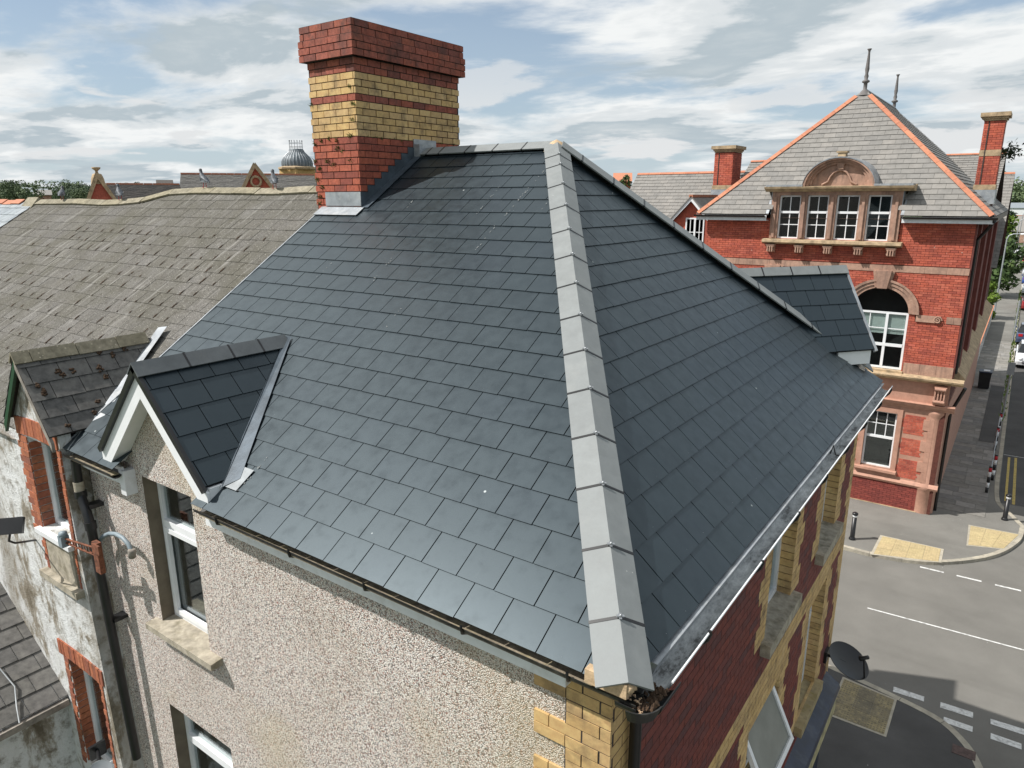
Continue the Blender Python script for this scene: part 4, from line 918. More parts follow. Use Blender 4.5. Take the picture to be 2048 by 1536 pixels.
# moss pads sitting in the joints
mb = MB()
for k in range(260):
    x = -7.0 - random.random() ** 1.2 * 6.5; kk = int(3 + random.random() * 13); v = kk * .24 + random.uniform(-.02, .05); y = v * cA_
    if y > ry(x) - .3 or (y < 1.2 and x > -7.6): continue
    i = round((x - (0.15 if kk % 2 else 0) - .05) / .3); u = i * .3 + (.15 if kk % 2 else 0) + .05
    c = OO + X_ * u + vA * v + nsl * .016; L_ = random.uniform(.03, .14); w = random.uniform(.006, .015)
    mb.faces([c - vA * L_ * .3, c + X_ * w + vA * L_ * .2, c + vA * L_, c - X_ * w + vA * L_ * .2, c + nsl * .008 + vA * L_ * .3], [(0, 1, 4), (1, 2, 4), (2, 3, 4), (3, 0, 4)])
mb.build('joint_moss', M['moss'], oroof, kind='stuff')
# ridge tiles one by one
x = VX - .12
while x > XL + .3:
    L = .62; a, b = x, x - L; ya, yb = ry(a), ry(b); P0 = OO + Vector((a, ya, ya * sA / cA_)); P1 = OO + Vector((b, yb, yb * sA / cA_))
    ridge_tiles(oroof, M['ridge_old'], P0, P1, nsl, Vector((0, sA, cA_)), [0.0, (P1 - P0).length], .16, .05, .03, 'ridge_tile', jag=.004); x -= L
# walls of the old house
WN = -0.03; holesN = [(-7.2, -6.47, -1.09, -.02), (-7.18, -6.42, -4.25, -2.78)]
mb = MB(); ON = Vector((0, WN, 0)); wall_sheet(mb, ON, X_, Z_, NA, -13, -6.42, G0, 0.0, holesN, .18)
mb.poly([(-6.42, WN, -.0), (-6.42, WN, G0), (-5.95, WN, G0)][::-1]); mb.poly([(-6.42, WN, 0), (-5.95, WN, G0), (-5.95, .21, G0), (-6.42, .21, 0)])
nw = mb.build('rendered_wall', [M['render'], M['render']], old)
mb = MB(); mb.prism([(NDX - .56, WN - .001, 0), (NDX + .53, WN - .001, 0), (NDX + .53, WN - .001, .14), (NDX, WN - .001, NDR - .06), (NDX - .56, WN - .001, .14)], (0, .12, 0)); mb.build('gable_wall', M['render'], old)
bk = M['brick_orange']
def soldier(a, b, z, h, camber, parent):
    n = round((b - a) / .075)
    for k in range(n):
        x0 = a + (b - a) * k / n; t = (k + .5) / n * 2 - 1; dz = camber * (1 - t * t); mb = MB(); mb.box((x0 + .004, WN - .014 - random.random() * .006, z + dz), (x0 + (b - a) / n - .004, WN + .03, z + h + dz)); mb.build('arch_brick', bk, parent)
soldier(-7.42, -6.42, -.02, .20, .03, nw); soldier(-7.39, -6.30, -2.79, .19, .02, nw)
def segJ(j, vc):
    s = []
    if -1.16 < vc < -.02: s += [(-7.40 - (.06 if j % 2 else 0), -7.2, 0), (-6.47, -6.40, 0)]
    if -1.62 < vc <= -1.16: s += [(-7.26 - (.05 if j % 2 else 0), -7.2, 0), (-6.47, -6.43, 0)]
    if -4.3 < vc < -2.8: s += [(-7.30, -7.18, 0), (-6.42, -6.35, 0)]
    return s
bricks(nw, [bk], ON, X_, Z_, NA, -4.3, 51, .084, .2, segJ, 90, .010, .012, .02)
for (a, b, c, d) in holesN:
    for j in range(int((d - c) / .084)):
        mb = MB(); mb.box((a - .02, WN + .004, c + j * .084), (a + .010 + random.random() * .006, WN + .12, c + j * .084 + .072)); mb.build('jamb_brick', bk, nw)
window(old, ON, X_, Z_, NA, -7.2, -6.47, -1.09, -.02, .12, .05); window(old, ON, X_, Z_, NA, -7.18, -6.42, -4.25, -2.78, .12, .06)
mb = MB(); mb.box((-7.27, WN - .07, -1.15), (-6.44, WN + .12, -1.095)); mb.build('window_sill', M['upvc'], old)
mb = MB(); mb.box((-7.30, WN - .09, -1.70), (-6.40, WN + .10, -1.62)); mb.build('window_sill', M['sill'], old)
mb = MB(); mb.box((-7.15, WN - .02, -1.62), (-6.5, WN + .01, -1.15)); mb.build('infill_panel', M['sill'], old)
# its dormer
mb = MB()
for s in (-1, 1): mb.poly([(NDX, NDY, NDR - .012), (NDX + s * .56, NDY, .148), (NDX + s * .56, .35, .148), (NDX, NDR * cA_ / sA + .05, NDR - .012)])
ndor = mb.build('dormer', M['mortar_dark'], old); nsl_ = math.atan2(NDR - .16, .56); nl = math.hypot(NDR - .16, .56); kk = math.sin(nsl_) * cA_ / sA
for s in (-1, 1):
    O = Vector((NDX + s * .56, 0, .16)); V = Vector((-s * math.cos(nsl_), 0, math.sin(nsl_))); N = Vector((s * math.sin(nsl_), 0, math.cos(nsl_)))
    slates(ndor, M['slate_moss'], O, Y_, V, N, NDY, 2.0, 0, 5, .2, .29, [(1, -kk, .16 * cA_ / sA)], 30, shift=.1, vtop=nl - .03, low=.018, jit=.004)
    mb = MB(); mb.prism([(NDX + s * .58, NDY, .10), (NDX, NDY, NDR - .02), (NDX, NDY, NDR - .12), (NDX + s * .58, NDY, .0)], (0, .03, 0)); mb.build('bargeboard', M['timber'] if s > 0 else M['green'], ndor)
    if s > 0:
        random.seed(5)
        for k in range(17):
            u = random.uniform(NDY + .1, 1.0); v = random.uniform(.04, nl - .1)
            if u > kk * v + .16 * cA_ / sA - .02: continue
            c = O + Y_ * u + V * v + N * .02; mb = MB(); r0 = random.uniform(.018, .036)
            for q in range(9):
                a = random.uniform(0, 6.28); rr = random.uniform(.2, 1) * r0; p = c + Y_ * math.cos(a) * rr + V * math.sin(a) * rr; r1 = random.uniform(.010, .018); mb.lathe(p, [(0, -r1 * .4), (r1, 0), (r1 * .7, r1 * .5), (0, r1 * .8)], 6, 0, N + Vector((random.random() - .5, random.random() - .5, 0)) * .6)
            mb.build('moss_patch', M['moss'], ndor)
ridge_tiles(ndor, M['ridge_old'], (NDX, NDY - .02, NDR), (NDX, NDR * cA_ / sA, NDR), (1, 0, .75), (-1, 0, .75), [0, .17, .62, 1.05, 1.40], .14, .06, .025, 'ridge_tile', jag=.006)
mb = MB(); v1 = Vector((NDX, NDR * cA_ / sA, NDR)); v0 = Vector((NDX + .56, .25, .16)); d = (v1 - v0).normalized(); a = d.cross(nsl).normalized(); a = a if a.x > 0 else -a
mb.poly([v0 + nsl * .01, v0 + a * .13 + nsl * .005, v1 + a * .10 + nsl * .02 + d * .12, v1 - a * .03 + nsl * .03 + d * .12]); mb.build('valley_lead', M['lead'], ndor)
gutter_run('gutter', M['timber'], old, (-12, -.03, -.06), (-7.52, -.03, -.06), NA, .06)
# lower rear wing
EX, EZ = -7.42, -3.42; es = R(32.6)
mb = MB(); mb.poly([(EX - .1, WN, G0), (EX - .1, -7, G0), (EX - .1, -7, EZ), (EX - .1, WN, EZ)][::-1]); mb.poly([(EX, WN, EZ - .01), (EX, -7, EZ - .01), (EX - 3.2 * math.cos(es), -7, EZ + 3.2 * math.sin(es) - .01), (EX - 3.2 * math.cos(es), WN, EZ + 3.2 * math.sin(es) - .01)])
wing = mb.build('rear_wing', M['render'], old)
slates(wing, M['slate_moss'], (EX, WN, EZ), Vector((0, -1, 0)), Vector((-math.cos(es), 0, math.sin(es))), Vector((math.sin(es), 0, math.cos(es))), 0, 2.6, 0, 13, .24, .32, [], 60, shift=.1, low=.018, jit=.005)
mb = MB(); mb.box((EX - .03, -3, EZ - .10), (EX + .06, WN - .02, EZ - .02)); mb.build('eave_board', M['timber'], wing)
mb = MB(); V = Vector((-math.cos(es), 0, math.sin(es))); N = Vector((math.sin(es), 0, math.cos(es))); mb.tube([Vector((EX, WN, EZ)) + Vector((0, -u, 0)) + V * v + N * .04 for u, v in [(.55, -.05), (.5, .15), (.42, .4), (.46, .7), (.60, 1.0), (.75, 1.25), (.85, 1.7), (.9, 2.2)]], .010, 6); mb.build('roof_cable', M['galv'], wing)
# soil / rain pipes in the corner
pipe = thing('rain_pipe', (-6.0, .05, -4), 'black plastic rain pipe with offset bend between peeling render and pebbledash', 'downpipe')
mb = MB(); mb.tube([(-6.28, .05, -.12), (-6.30, .05, -.36)], .045, 14); mb.tube([(-6.29, .05, -.47), (-6.26, .045, -.55), (-6.20, .04, -.64), (-6.14, .03, -.74), (-6.12, .03, -.86), (-5.965, .04, -3.62)], .047, 14); mb.build('pipe', M['black'], pipe)
mb = MB(); mb.tube([(-6.30, .05, -.36), (-6.295, .05, -.47)], .05, 14); mb.build('pipe_collar', M['sill'], pipe)
mb = MB(); mb.tube([(-6.293, .05, -.46), (-6.288, .05, -.53)], .06, 14); mb.build('pipe_socket', M['black'], pipe); mb = MB(); mb.tube([(-6.13, .03, -.76), (-6.12, .03, -.84)], .058, 14); mb.build('pipe_socket', M['black'], pipe)
for z, x in ((-.62, -6.2), (-1.9, -6.06)):
    mb = MB(); mb.box((x - .055, .06, z - .02), (x + .055, .20, z + .02)); mb.build('pipe_clip', M['black'], pipe)
# rusty service bracket with its grey conduit
br = thing('service_bracket', (-6.05, 0, -1.1), 'rusty iron service bracket with grey insulator arm beside the rain pipe', 'bracket')
c0 = aty(197, 1105, -.06)
mb = MB(); mb.box(c0 + Vector((-.05, -.03, -.22)), c0 + Vector((.05, .02, .12))); mb.box(c0 + Vector((-.01, -.05, .02)), c0 + Vector((.13, -.03, .12))); mb.build('iron_plate', M['rust'], br)
c1_ = aty(128, 1080, -.14)
for dz in (.04, -.05):
    mb = MB(); mb.tube([c0 + Z_ * dz, c1_ + Z_ * dz * .5], .012, 6); mb.build('iron_arm', M['rust'], br)
for k in range(5):
    t = .2 + k * .16; c = c0.lerp(c1_, t); mb = MB(); mb.tube([c + (X_ * math.cos(a) + Z_ * math.sin(a)) * .035 for a in [q * math.pi / 5 for q in range(11)]], .006, 5); mb.build('iron_ring', M['rust'], br)
mb = MB(); mb.box(c1_ + Vector((-.05, -.04, -.07)), c1_ + Vector((.035, .04, .05))); mb.lathe(c1_ + Z_ * .05, [(0, .05), (.04, .04), (.045, 0), (.03, -.01)], 12); mb.build('insulator', M['cable_grey'], br)
cd_ = thing('conduit', (-5.8, .1, -1), 'grey swan neck conduit curving out of the pebbledash wall', 'conduit')
mb = MB(); mb.tube([aty(px, py, .10) for px, py in [(199, 1098), (200, 1082), (207, 1072), (219, 1067), (232, 1068), (246, 1076), (257, 1088), (262, 1100)]], .022, 10); mb.build('bend', M['cable_grey'], cd_)
mb = MB(); e = aty(264, 1106, .10); mb.lathe(e, [(0, -.05), (.035, -.05), (.038, .035), (.028, .045), (0, .045)], 12, 0, (.2, 0, 1)); mb.build('end_cap', M['timber'], cd_)
fl_ = thing('flood_light', aty(70, 1080, -.05), 'black floodlight on an angled arm at the peeling wall', 'floodlight')
w0 = aty(72, 1080, -.03); h0 = aty(22, 1052, -.42); mb = MB(); mb.tube([w0, aty(30, 1086, -.35), aty(18, 1082, -.40), h0], .012, 8); mb.build('arm', M['black'], fl_)
mb = MB(); fa = Vector((.55, -.5, .45)).normalized(); fb = fa.cross(Z_).normalized(); fc = fb.cross(fa); mb.obox(h0, fb, fc, fa, -.12, .12, -.085, .085, -.02, .03); mb.obox(h0, fb, fc, fa, -.08, .08, -.05, .05, -.05, -.02); mb.build('lamp_housing', M['black'], fl_)
dish('satellite_dish', aty(195, 1500, .0), aty(202, 1545, -.22), (.55, -.45, .55), .13, M['galv'], 'small pale grey satellite dish on the peeling render at the lower left')
# ------------------------------------------------------------------ third house of the row
third = thing('pale_roof_house', (-20, 3, G0), 'terraced house with pale blue grey slates and orange ridge tiles', 'house')
mb = MB(); O3 = nsl * -.03; mb.poly([O3 + Vector((-30, 0, 0)), O3 + Vector((XL, 0, 0)), O3 + Vector((XL, 3.78, 3.78 * sA / cA_)), O3 + Vector((-30, 3.78, 3.78 * sA / cA_))]); mb.poly([O3 + Vector((-30, 3.78, 2.45)), O3 + Vector((XL, 3.78, 2.45)), O3 + Vector((XL, 7.6, 0)), O3 + Vector((-30, 7.6, 0))]); t3 = mb.build('roof', M['mortar_dark'], third)
slates(t3, M['slate_pale'], O3, X_, vA, nsl, -24, XL - .02, 6, 19, .25, .30, [], 60, vtop=3.78 / cA_ - .03)
mb = MB(); mb.box((-30, WN, G0), (XL, 7.4, -.02)); mb.build('wall', M['render'], third)
ridge_tiles(t3, M['orange_tile'], O3 + Vector((XL - .7, 3.78, 2.45)), O3 + Vector((-24, 3.78, 2.45)), nsl, Vector((0, sA, cA_)), [k * .45 for k in range(14)], .16, .05, .02, 'ridge_tile', jag=.01)
mb = MB(); mb.prism([(XL - .5, 3.55, 2.25), (XL - .5, 3.78, 2.52), (XL - .5, 4.0, 2.25)], (.52, 0, 0)); mb.build('party_upstand', M['ridge_old'], third)
# ------------------------------------------------------------------ pigeons on the old ridge
def pigeon(x, face, label, head_up):
    y = ry(x); base = Vector((x, y, y * sA / cA_ + .0)); t = thing('pigeon', base, label, 'pigeon', 'pigeons on the old ridge')
    f = Vector((math.cos(face), math.sin(face), 0)); s = Vector((-f.y, f.x, 0)); mb = MB()
    sp = [(-.19, .075, .010, .006), (-.14, .085, .026, .012), (-.08, .105, .042, .034), (-.02, .125, .056, .052), (.04, .145, .055, .056), (.08, .175, .040, .044), (.095, .205, .028, .030), (.10, .235, .024, .026), (.112, .262, .026, .026), (.135, .268, .020, .020), (.152, .262, .006, .006), (.168, .256, .002, .002)]
    vs, fs = [], []; n = 10
    for (a, h, w, d) in sp:
        for k in range(n): th = 2 * math.pi * k / n; vs.append(base + f * (a + (d * math.sin(th) * (-.5 if h > .15 else 0))) + s * math.cos(th) * w + Z_ * (h * head_up + math.sin(th) * d))
    for i in range(len(sp) - 1):
        for k in range(n): fs.append((i * n + k, i * n + (k + 1) % n, (i + 1) * n + (k + 1) % n, (i + 1) * n + k))
    mb.faces(vs, fs, 0, True); b = mb.build('body', M['pigeon'], t)
    for q in (-1, 1):
        mb = MB(); mb.tube([base + f * .0 + s * q * .02 + Z_ * .09, base + f * .01 + s * q * .022 + Z_ * .0], .005, 5)
        for a in (-.5, 0, .5): mb.tube([base + f * .01 + s * q * .022 + Z_ * .004, base + f * .04 + s * (q * .022 + a * .03) + Z_ * .003], .003, 4)
        mb.build('leg', M['redband'], t)
        mb = MB(); w = [(.05, .16, .050), (.02, .165, .060), (-.06, .135, .052), (-.13, .105, .028), (-.19, .085, .008), (-.13, .075, .028), (-.05, .085, .056), (.03, .10, .058)]
        mb.poly([base + f * a + s * q * (d + .004) + Z_ * h * head_up for a, h, d in w]); mb.build('wing', M['pigeon_wing'], t)
m = NT('pigeon_feather'); m.set('Base Color', m.ramp(m.noise(22, 3), [(0.35, (0.025, 0.028, 0.034)), (0.58, (0.065, 0.075, 0.088)), (0.74, (0.22, 0.24, 0.26))])); m.set('Roughness', .6); M['pigeon'] = m.mat
m = NT('pigeon_wing'); m.set('Base Color', m.ramp(m.noise(30, 3), [(0.42, (0.03, 0.033, 0.04)), (0.58, (0.19, 0.205, 0.22))])); m.set('Roughness', .6); M['pigeon_wing'] = m.mat
pigeon(-8.0, R(150), 'dark pigeon on the old ridge nearest the striped chimney', 1.0)
pigeon(-9.92, R(170), 'grey pigeon standing on the middle of the old ridge', 1.1)
pigeon(-12.2, R(160), 'pale breasted pigeon on the ridge before the red brick gable', 1.0)
pigeon(-14.55, R(140), 'dark pigeon farthest left on the old ridge, before the trees', .95)

# ------------------------------------------------------------------ the red brick school across the road
SY = 23.9; random.seed(31)
school = thing('school_building', (-4, 28, G0), 'red brick school with pink stone dressings and grey slate pyramid roof', 'building')
NS = Vector((0, -1, 0)); OS = Vector((0, SY, 0)); SX0, SX1 = -8.65, 0.0
ac, ar_, asp = -2.39, .90, -1.29
ac2 = -6.02
def archholes(c):
    h = [(c - ar_, c + ar_, -3.27, asp, 1)]
    for k in range(9):
        a, b = asp + ar_ * .915 * k / 9, asp + ar_ * .915 * (k + 1) / 9; w = math.sqrt(max(0, 1 - ((a - asp) / (ar_ * .915)) ** 2)) * ar_; h.append((c - w, c + w, a, b, 1))
    return h
DW0, DW1 = -6.28, -2.12
holesS = archholes(ac) + archholes(ac2) + [(-2.36, -1.40, -6.82, -4.76), (DW0, DW1, 1.05, 2.0), (-6.5, -5.5, -6.82, -4.76)]
mb = MB(); wall_sheet(mb, OS, X_, Z_, NS, SX0, SX1, G0, 1.78, holesS[:0] + archholes(ac)[:1] + archholes(ac2)[:1] + [(-2.36, -1.40, -6.82, -4.76), (-6.5, -5.5, -6.82, -4.76), (DW0, DW1, 1.05, 1.78)] + archholes(ac)[1:] + archholes(ac2)[1:], .22)
mb.poly([(SX1, SY, -4.4), (SX1, 46, -4.4), (SX1, 46, 1.78), (SX1, SY, 1.78)]); mb.poly([(SX1, SY + .3, G0), (SX1, 46, G0), (SX1, 46, -4.4), (SX1, SY + .3, -4.4)]); mb.poly([(SX0, SY, G0), (SX0, 46, G0), (SX0, 46, 1.78), (SX0, SY, 1.78)])
sw = mb.build('school_wall', [M['mortar_school'], M['stone']], school)
SCH = .0765
patches = [(-5.40, -4.72), (-6.18, -5.62), (-7.02, -6.36)]
def segsS(j, vc):
    if vc > -3.33:
        if .07 < vc < .28: return []
        s = [(SX0, SX1, 0)]
        if -1.52 < vc < -1.30: s = cut(s, [(-1.3, -.55, -9, 9), (-.40, SX1, -9, 9), (-5, -3.4, -9, 9)], vc)
        if vc < -2.95 and vc > -3.33: s = cut(s, [(-1.45, SX1, -9, 9), (-5.1, -3.3, -9, 9)], vc)
        return cut(s, holesS, vc)
    if vc < -7.2: return [(SX0, -.35 - (.12 if (j // 4) % 2 else 0), 1)]
    s = []
    for a, b in patches:
        if a < vc < b:
            e = .12 if a + .19 < vc < b - .19 else 0
            s += [(-1.18 - e, -.55 + e, 0), (-5.28 - e, -2.65 + e, 0), (SX0, -6.75 + e, 0)]
    return s
bs2 = mat_pieces('plinth_red_brick', [(0.23, 0.052, 0.04), (0.27, 0.06, 0.045), (0.20, 0.045, 0.036)], .8, (14, .25), (60, .3), stain=((.14, .04, .035), 1.2, .5, .75, .6))
bricks(sw, [M['brick_school'], bs2], OS, X_, Z_, NS, G0 + .12, 130, SCH, .232, segsS, 290, .010, .010, .02, minpx=18)
# lower storey stone sheet behind the panels, proud stone blocks
mb = MB()
for (a, b, c, d) in [(SX0, -6.62, -7.2, -4.35), (-5.38, -2.50, -7.2, -4.35), (-1.28, -.30, -7.2, -4.35), (-6.62, -5.38, -4.72, -4.35), (-2.50, -1.28, -4.72, -4.35), (-6.62, -5.38, -7.2, -6.86), (-2.50, -1.28, -7.2, -6.86)]:
    mb.box((a, SY - .004, c), (b, SY + .01, d))
mb.build('stone_facing', M['stone_paint'], sw)
def band(name, a, b, z0, z1, out_, mat='stone', prof=None, n=1):
    for k in range(n):
        x0, x1 = a + (b - a) * k / n, a + (b - a) * (k + 1) / n - (.006 if n > 1 else 0); mb = MB()
        pr = prof or [(0, z0), (out_, z0), (out_, z1), (0, z1)]
        mb.prism([(x0, SY - o + .004, z) for o, z in pr], (x1 - x0, 0, 0)); mb.build(name, M[mat], school)
band('string_course', SX0 - .03, SX1 + .03, .07, .28, .035, n=14)
band('belt_cornice', SX0, .38, 0, 0, 0, 'stone_ledge', [(0, -3.55), (.18, -3.52), (.24, -3.44), (.36, -3.42), (.38, -3.36), (.02, -3.32)], n=5)
band('frieze', SX0, .02, -4.28, -3.55, .05, 'stone_paint', n=4)
band('moulding', SX0, .25, 0, 0, 0, 'stone_paint', [(0, -4.50), (.06, -4.48), (.08, -4.40), (.16, -4.38), (.20, -4.28), (.24, -4.26), (.0, -4.24)], n=3)
band('plinth_cap', SX0, .12, 0, 0, 0, 'stone_paint', [(0, -7.32), (.06, -7.30), (.10, -7.22), (.05, -7.14), (0, -7.10)], n=3)
band('plinth', SX0, -.42, G0, G0 + .12, .06, 'stone_ledge', n=6)
band('impost', -1.27, -.56, -1.52, -1.30, .06); band('impost', -.40, SX1 + .02, -1.52, -1.30, .03, n=2)
band('impost', -5.0, -3.4, -1.52, -1.30, .05, n=2)
band('sill_course', -1.44, SX1 + .02, -3.34, -2.95, .03, n=3); band('sill_course', -5.08, -3.32, -3.34, -2.95, .03, n=2)
mb = MB()
for k in range(22):
    a0, a1 = k * .55, (k + 1) * .55; r0 = .125 * (1 - k / 24)
    mb.tube([Vector((-.64 + math.cos(a0) * r0, SY - .07, -1.42 + math.sin(a0) * r0)), Vector((-.64 + math.cos(a1) * r0 * .97, SY - .07, -1.42 + math.sin(a1) * r0 * .97))], .022, 6)
mb.build('volute', M['stone'], school)
# corner console and rounded stone corner
mb = MB(); mb.prism([(-.42, SY - .02, -4.22), (-.42, SY - .20, -4.22), (-.42, SY - .26, -4.1), (-.42, SY - .16, -3.95), (-.42, SY - .22, -3.78), (-.42, SY - .33, -3.6), (-.42, SY - .02, -3.55)], (.36, 0, 0)); mb.tube([(-.40, SY - .25, -4.1), (-.08, SY - .25, -4.1)], .06, 10); mb.tube([(-.40, SY - .31, -3.66), (-.08, SY - .31, -3.66)], .06, 10)
for k in range(4): mb.box((-.40 + k * .09, SY - .29, -4.15), (-.36 + k * .09, SY - .2, -3.62))
mb.build('console', M['stone_paint'], school)
mb = MB(); mb.lathe((-.30, SY + .30, G0), [(.36, 0), (.36, .95), (.40, 1.0), (.40, 1.12), (.33, 1.2), (.33, 3.5), (.35, 3.6), (.40, 3.72), (.40, 3.82), (0, 3.82)], 36); mb.build('rounded_corner', M['stone_paint'], school)
for j in range(7):
    zc = -7.08 + j * .375; w = .60 if j % 2 else .44; mb = MB(); mb.box((-w, SY - .034, zc), (-.28, SY + .02, zc + .37)); mb.build('quoin_block', M['stone_paint'], school)
# low sash windows with stone surround
for c in (-1.88, -6.0):
    h = .48; window(school, OS, X_, Z_, NS, c - h, c + h, -6.82, -4.76, .1, .06, transoms=(-5.72,), bars_u=[(c - .16, -5.72, -4.8), (c + .16, -5.72, -4.8)], bars_v=[(-5.24, c - h + .04, c + h - .04)], thin=.028)
    mb = MB()
    for a, b, e, d in [(c - h - .16, c - h, -6.9, -4.6), (c + h, c + h + .16, -6.9, -4.6), (c - h, c + h, -4.76, -4.6)]: mb.box((a, SY - .05, e), (b, SY + .02, d))
    mb.build('window_surround', M['stone_paint'], school)
    mb = MB(); mb.prism([(c - h - .2, SY + .1, -6.82), (c - h - .2, SY - .16, -6.86), (c - h - .2, SY - .16, -6.94), (c - h - .2, SY + .02, -7.0)], (2 * h + .4, 0, 0)); mb.build('window_sill', M['stone_paint'], school)
# arched windows
for c in (ac, ac2):
    for (r0, r1, pr) in ((.88, 1.0, .05), (1.0, 1.12, .085), (1.12, 1.2, .12)):
        mb = MB(); n = 26
        for k in range(n):
            t0, t1 = math.pi * k / n, math.pi * (k + 1) / n; e = .93
            q = [(c + math.cos(t) * r, asp + math.sin(t) * r * e) for t, r in ((t0, r0), (t0, r1), (t1, r1), (t1, r0))]
            mb.faces([(x, SY - pr, z) for x, z in q] + [(x, SY + .1, z) for x, z in q], [(0, 1, 2, 3), (0, 4, 5, 1), (3, 2, 6, 7), (0, 3, 7, 4)])
        mb.build('archivolt', M['stone'], school)
    mb = MB(); mb.prism([(c - .15, SY - .16, asp + .80), (c + .15, SY - .16, asp + .80), (c + .24, SY - .16, .10), (c - .24, SY - .16, .10)], (0, .2, 0)); mb.build('keystone', M['stone'], school)
    mb = MB(); mb.prism([(c - .23, SY - .10, asp + .83), (c + .23, SY - .10, asp + .83), (c + .33, SY - .10, .075), (c - .33, SY - .10, .075)], (0, .13, 0)); mb.build('keystone_backing', M['stone'], school)
    w = window(school, OS, X_, Z_, NS, c - ar_ + .01, c + ar_ - .01, -3.25, asp, .1, .07, mullions=(c + .25,), transoms=(-2.42,), bars_u=[(c - .28, -2.42, asp), (c - .58, -2.42, asp)], bars_v=[(-1.86, c - .85, c + .85)], thin=.03, interior=False)
    mb = MB(); mb.box((c - .84, SY + .175, -2.05), (c + .84, SY + .18, asp - .05)); mb.build('window_blind', M['blind'], w)
    mb = MB(); n = 24; q = [(c + math.cos(math.pi * k / n) * ar_ * .99, asp + math.sin(math.pi * k / n) * ar_ * .92) for k in range(n + 1)]
    mb.poly([(x, SY + .13, z) for x, z in q][::-1]); mb.build('fanlight_pane', M['glass'], w)
    mb = MB(); mb.box((c - ar_ - .1, SY + .85, -3.3), (c + ar_ + .1, SY + .86, asp + .95)); mb.box((c - ar_ - .1, SY + .23, -3.32), (c + ar_ + .1, SY + .85, -3.3)); mb.box((c - ar_ - .12, SY + .23, -3.3), (c - ar_ - .1, SY + .85, asp + .95)); mb.box((c + ar_ + .1, SY + .23, -3.3), (c + ar_ + .12, SY + .85, asp + .95)); mb.build('room_lining', M['interior'], w)
    mb = MB(); mb.box((c - ar_ - .05, SY - .12, -3.36), (c + ar_ + .05, SY + .1, -3.26)); mb.build('window_sill', M['stone_ledge'], school)
# four-light dormer with segmental pediment
wx = [(-6.03, -5.29), (-5.075, -4.37), (-4.13, -3.395), (-3.15, -2.42)]; DY = SY - .10; OD = Vector((0, DY, 0))
for a, b in [(DW0, -6.03), (-5.29, -5.075), (-4.37, -4.13), (-3.395, -3.15), (-2.42, DW1)]:
    mb = MB(); mb.box((a, DY, 1.06), (b, DY + .5, 2.56)); m_ = (a + b) / 2; mb.box((m_ - .045, DY - .05, 1.1), (m_ + .045, DY, 2.5)); mb.build('stone_mullion', M['stone'], school)
mb = MB(); mb.box((DW0, DY - .002, 2.56), (DW1, DY + .5, 2.68)); mb.build('stone_lintel', M['stone'], school)
for a, b in wx:
    c = (a + b) / 2; window(school, OD, X_, Z_, NS, a, b, 1.06, 2.56, .12, .055, transoms=(1.98,), bars_u=[(c, 1.1, 2.5)], bars_v=[(1.55, a + .05, b - .05), (2.26, a + .05, b - .05)] if False else [(1.55, a + .05, b - .05)], thin=.03)
mb = MB(); mb.prism([(-6.50, DY + .45, 2.68), (-6.50, DY - .10, 2.68), (-6.50, DY - .16, 2.74), (-6.50, DY - .30, 2.78), (-6.50, DY - .32, 2.84), (-6.50, DY + .45, 2.90)], (4.70, 0, 0)); mb.build('dormer_cornice', M['stone_ledge'], school)
mb = MB(); mb.box((-6.46, DY - .28, 2.85), (-5.22, DY + 1.0, 2.915)); mb.box((-2.98, DY - .28, 2.85), (-1.84, DY + 1.0, 2.915)); mb.build('lead_flat', M['lead'], school)
pc, pr_ = -4.10, 1.10; pz = 2.84
for (r0, r1, o0) in ((.80, .88, -.06), (.88, .96, -.14), (.96, 1.03, -.24)):
    mb = MB(); n = 24
    for k in range(n):
        t0, t1 = math.pi * k / n, math.pi * (k + 1) / n; q = [(pc + math.cos(t) * r * 1.1, pz + math.sin(t) * r * .92) for t, r in ((t0, r0), (t0, r1), (t1, r1), (t1, r0))]
        mb.faces([(x, DY + o0, z) for x, z in q] + [(x, DY + .4, z) for x, z in q], [(0, 1, 2, 3), (0, 4, 5, 1), (3, 2, 6, 7), (0, 3, 7, 4)])
    mb.build('pediment_arch', M['stone'], school)
mb = MB(); n = 24; mb.prism([(pc + math.cos(math.pi * k / n) * .9, DY + .02, pz + math.sin(math.pi * k / n) * .76) for k in range(n + 1)], (0, .1, 0)); tym = mb.build('tympanum', M['stone'], school)
mb = MB(); sh = [(-.55, 2.90), (-.36, 3.0), (-.30, 3.16), (-.20, 3.30), (-.08, 3.36), (.08, 3.36), (.20, 3.30), (.30, 3.16), (.36, 3.0), (.55, 2.90)]; mb.tube([(pc + x, DY - .02, z) for x, z in sh], .035, 8); mb.lathe((pc, DY + .0, 3.45), [(0, .07), (.08, .05), (.09, 0)], 12, 0, (0, -1, 0)); mb.prism([(pc - .09, DY - .08, 3.40), (pc + .09, DY - .08, 3.40), (pc + .12, DY - .08, 3.60), (pc - .12, DY - .08, 3.60)], (0, .1, 0)); mb.build('carved_cartouche', M['stone'], tym)
mb = MB(); n = 20
for k in range(n):
    t0, t1 = math.pi * k / n, math.pi * (k + 1) / n; q = [(pc + math.cos(t) * 1.145, pz + math.sin(t) * .965) for t in (t0, t1)]
    mb.poly([(q[0][0], DY - .26, q[0][1]), (q[1][0], DY - .26, q[1][1]), (q[1][0], DY + 1.9, q[1][1]), (q[0][0], DY + 1.9, q[0][1])], 0, True); mb.poly([(q[0][0], DY - .26, q[0][1]), (q[1][0], DY - .26, q[1][1]), (q[1][0], DY - .26, q[1][1] - .04), (q[0][0], DY - .26, q[0][1] - .04)])
mb.build('lead_hood', M['lead'], school)
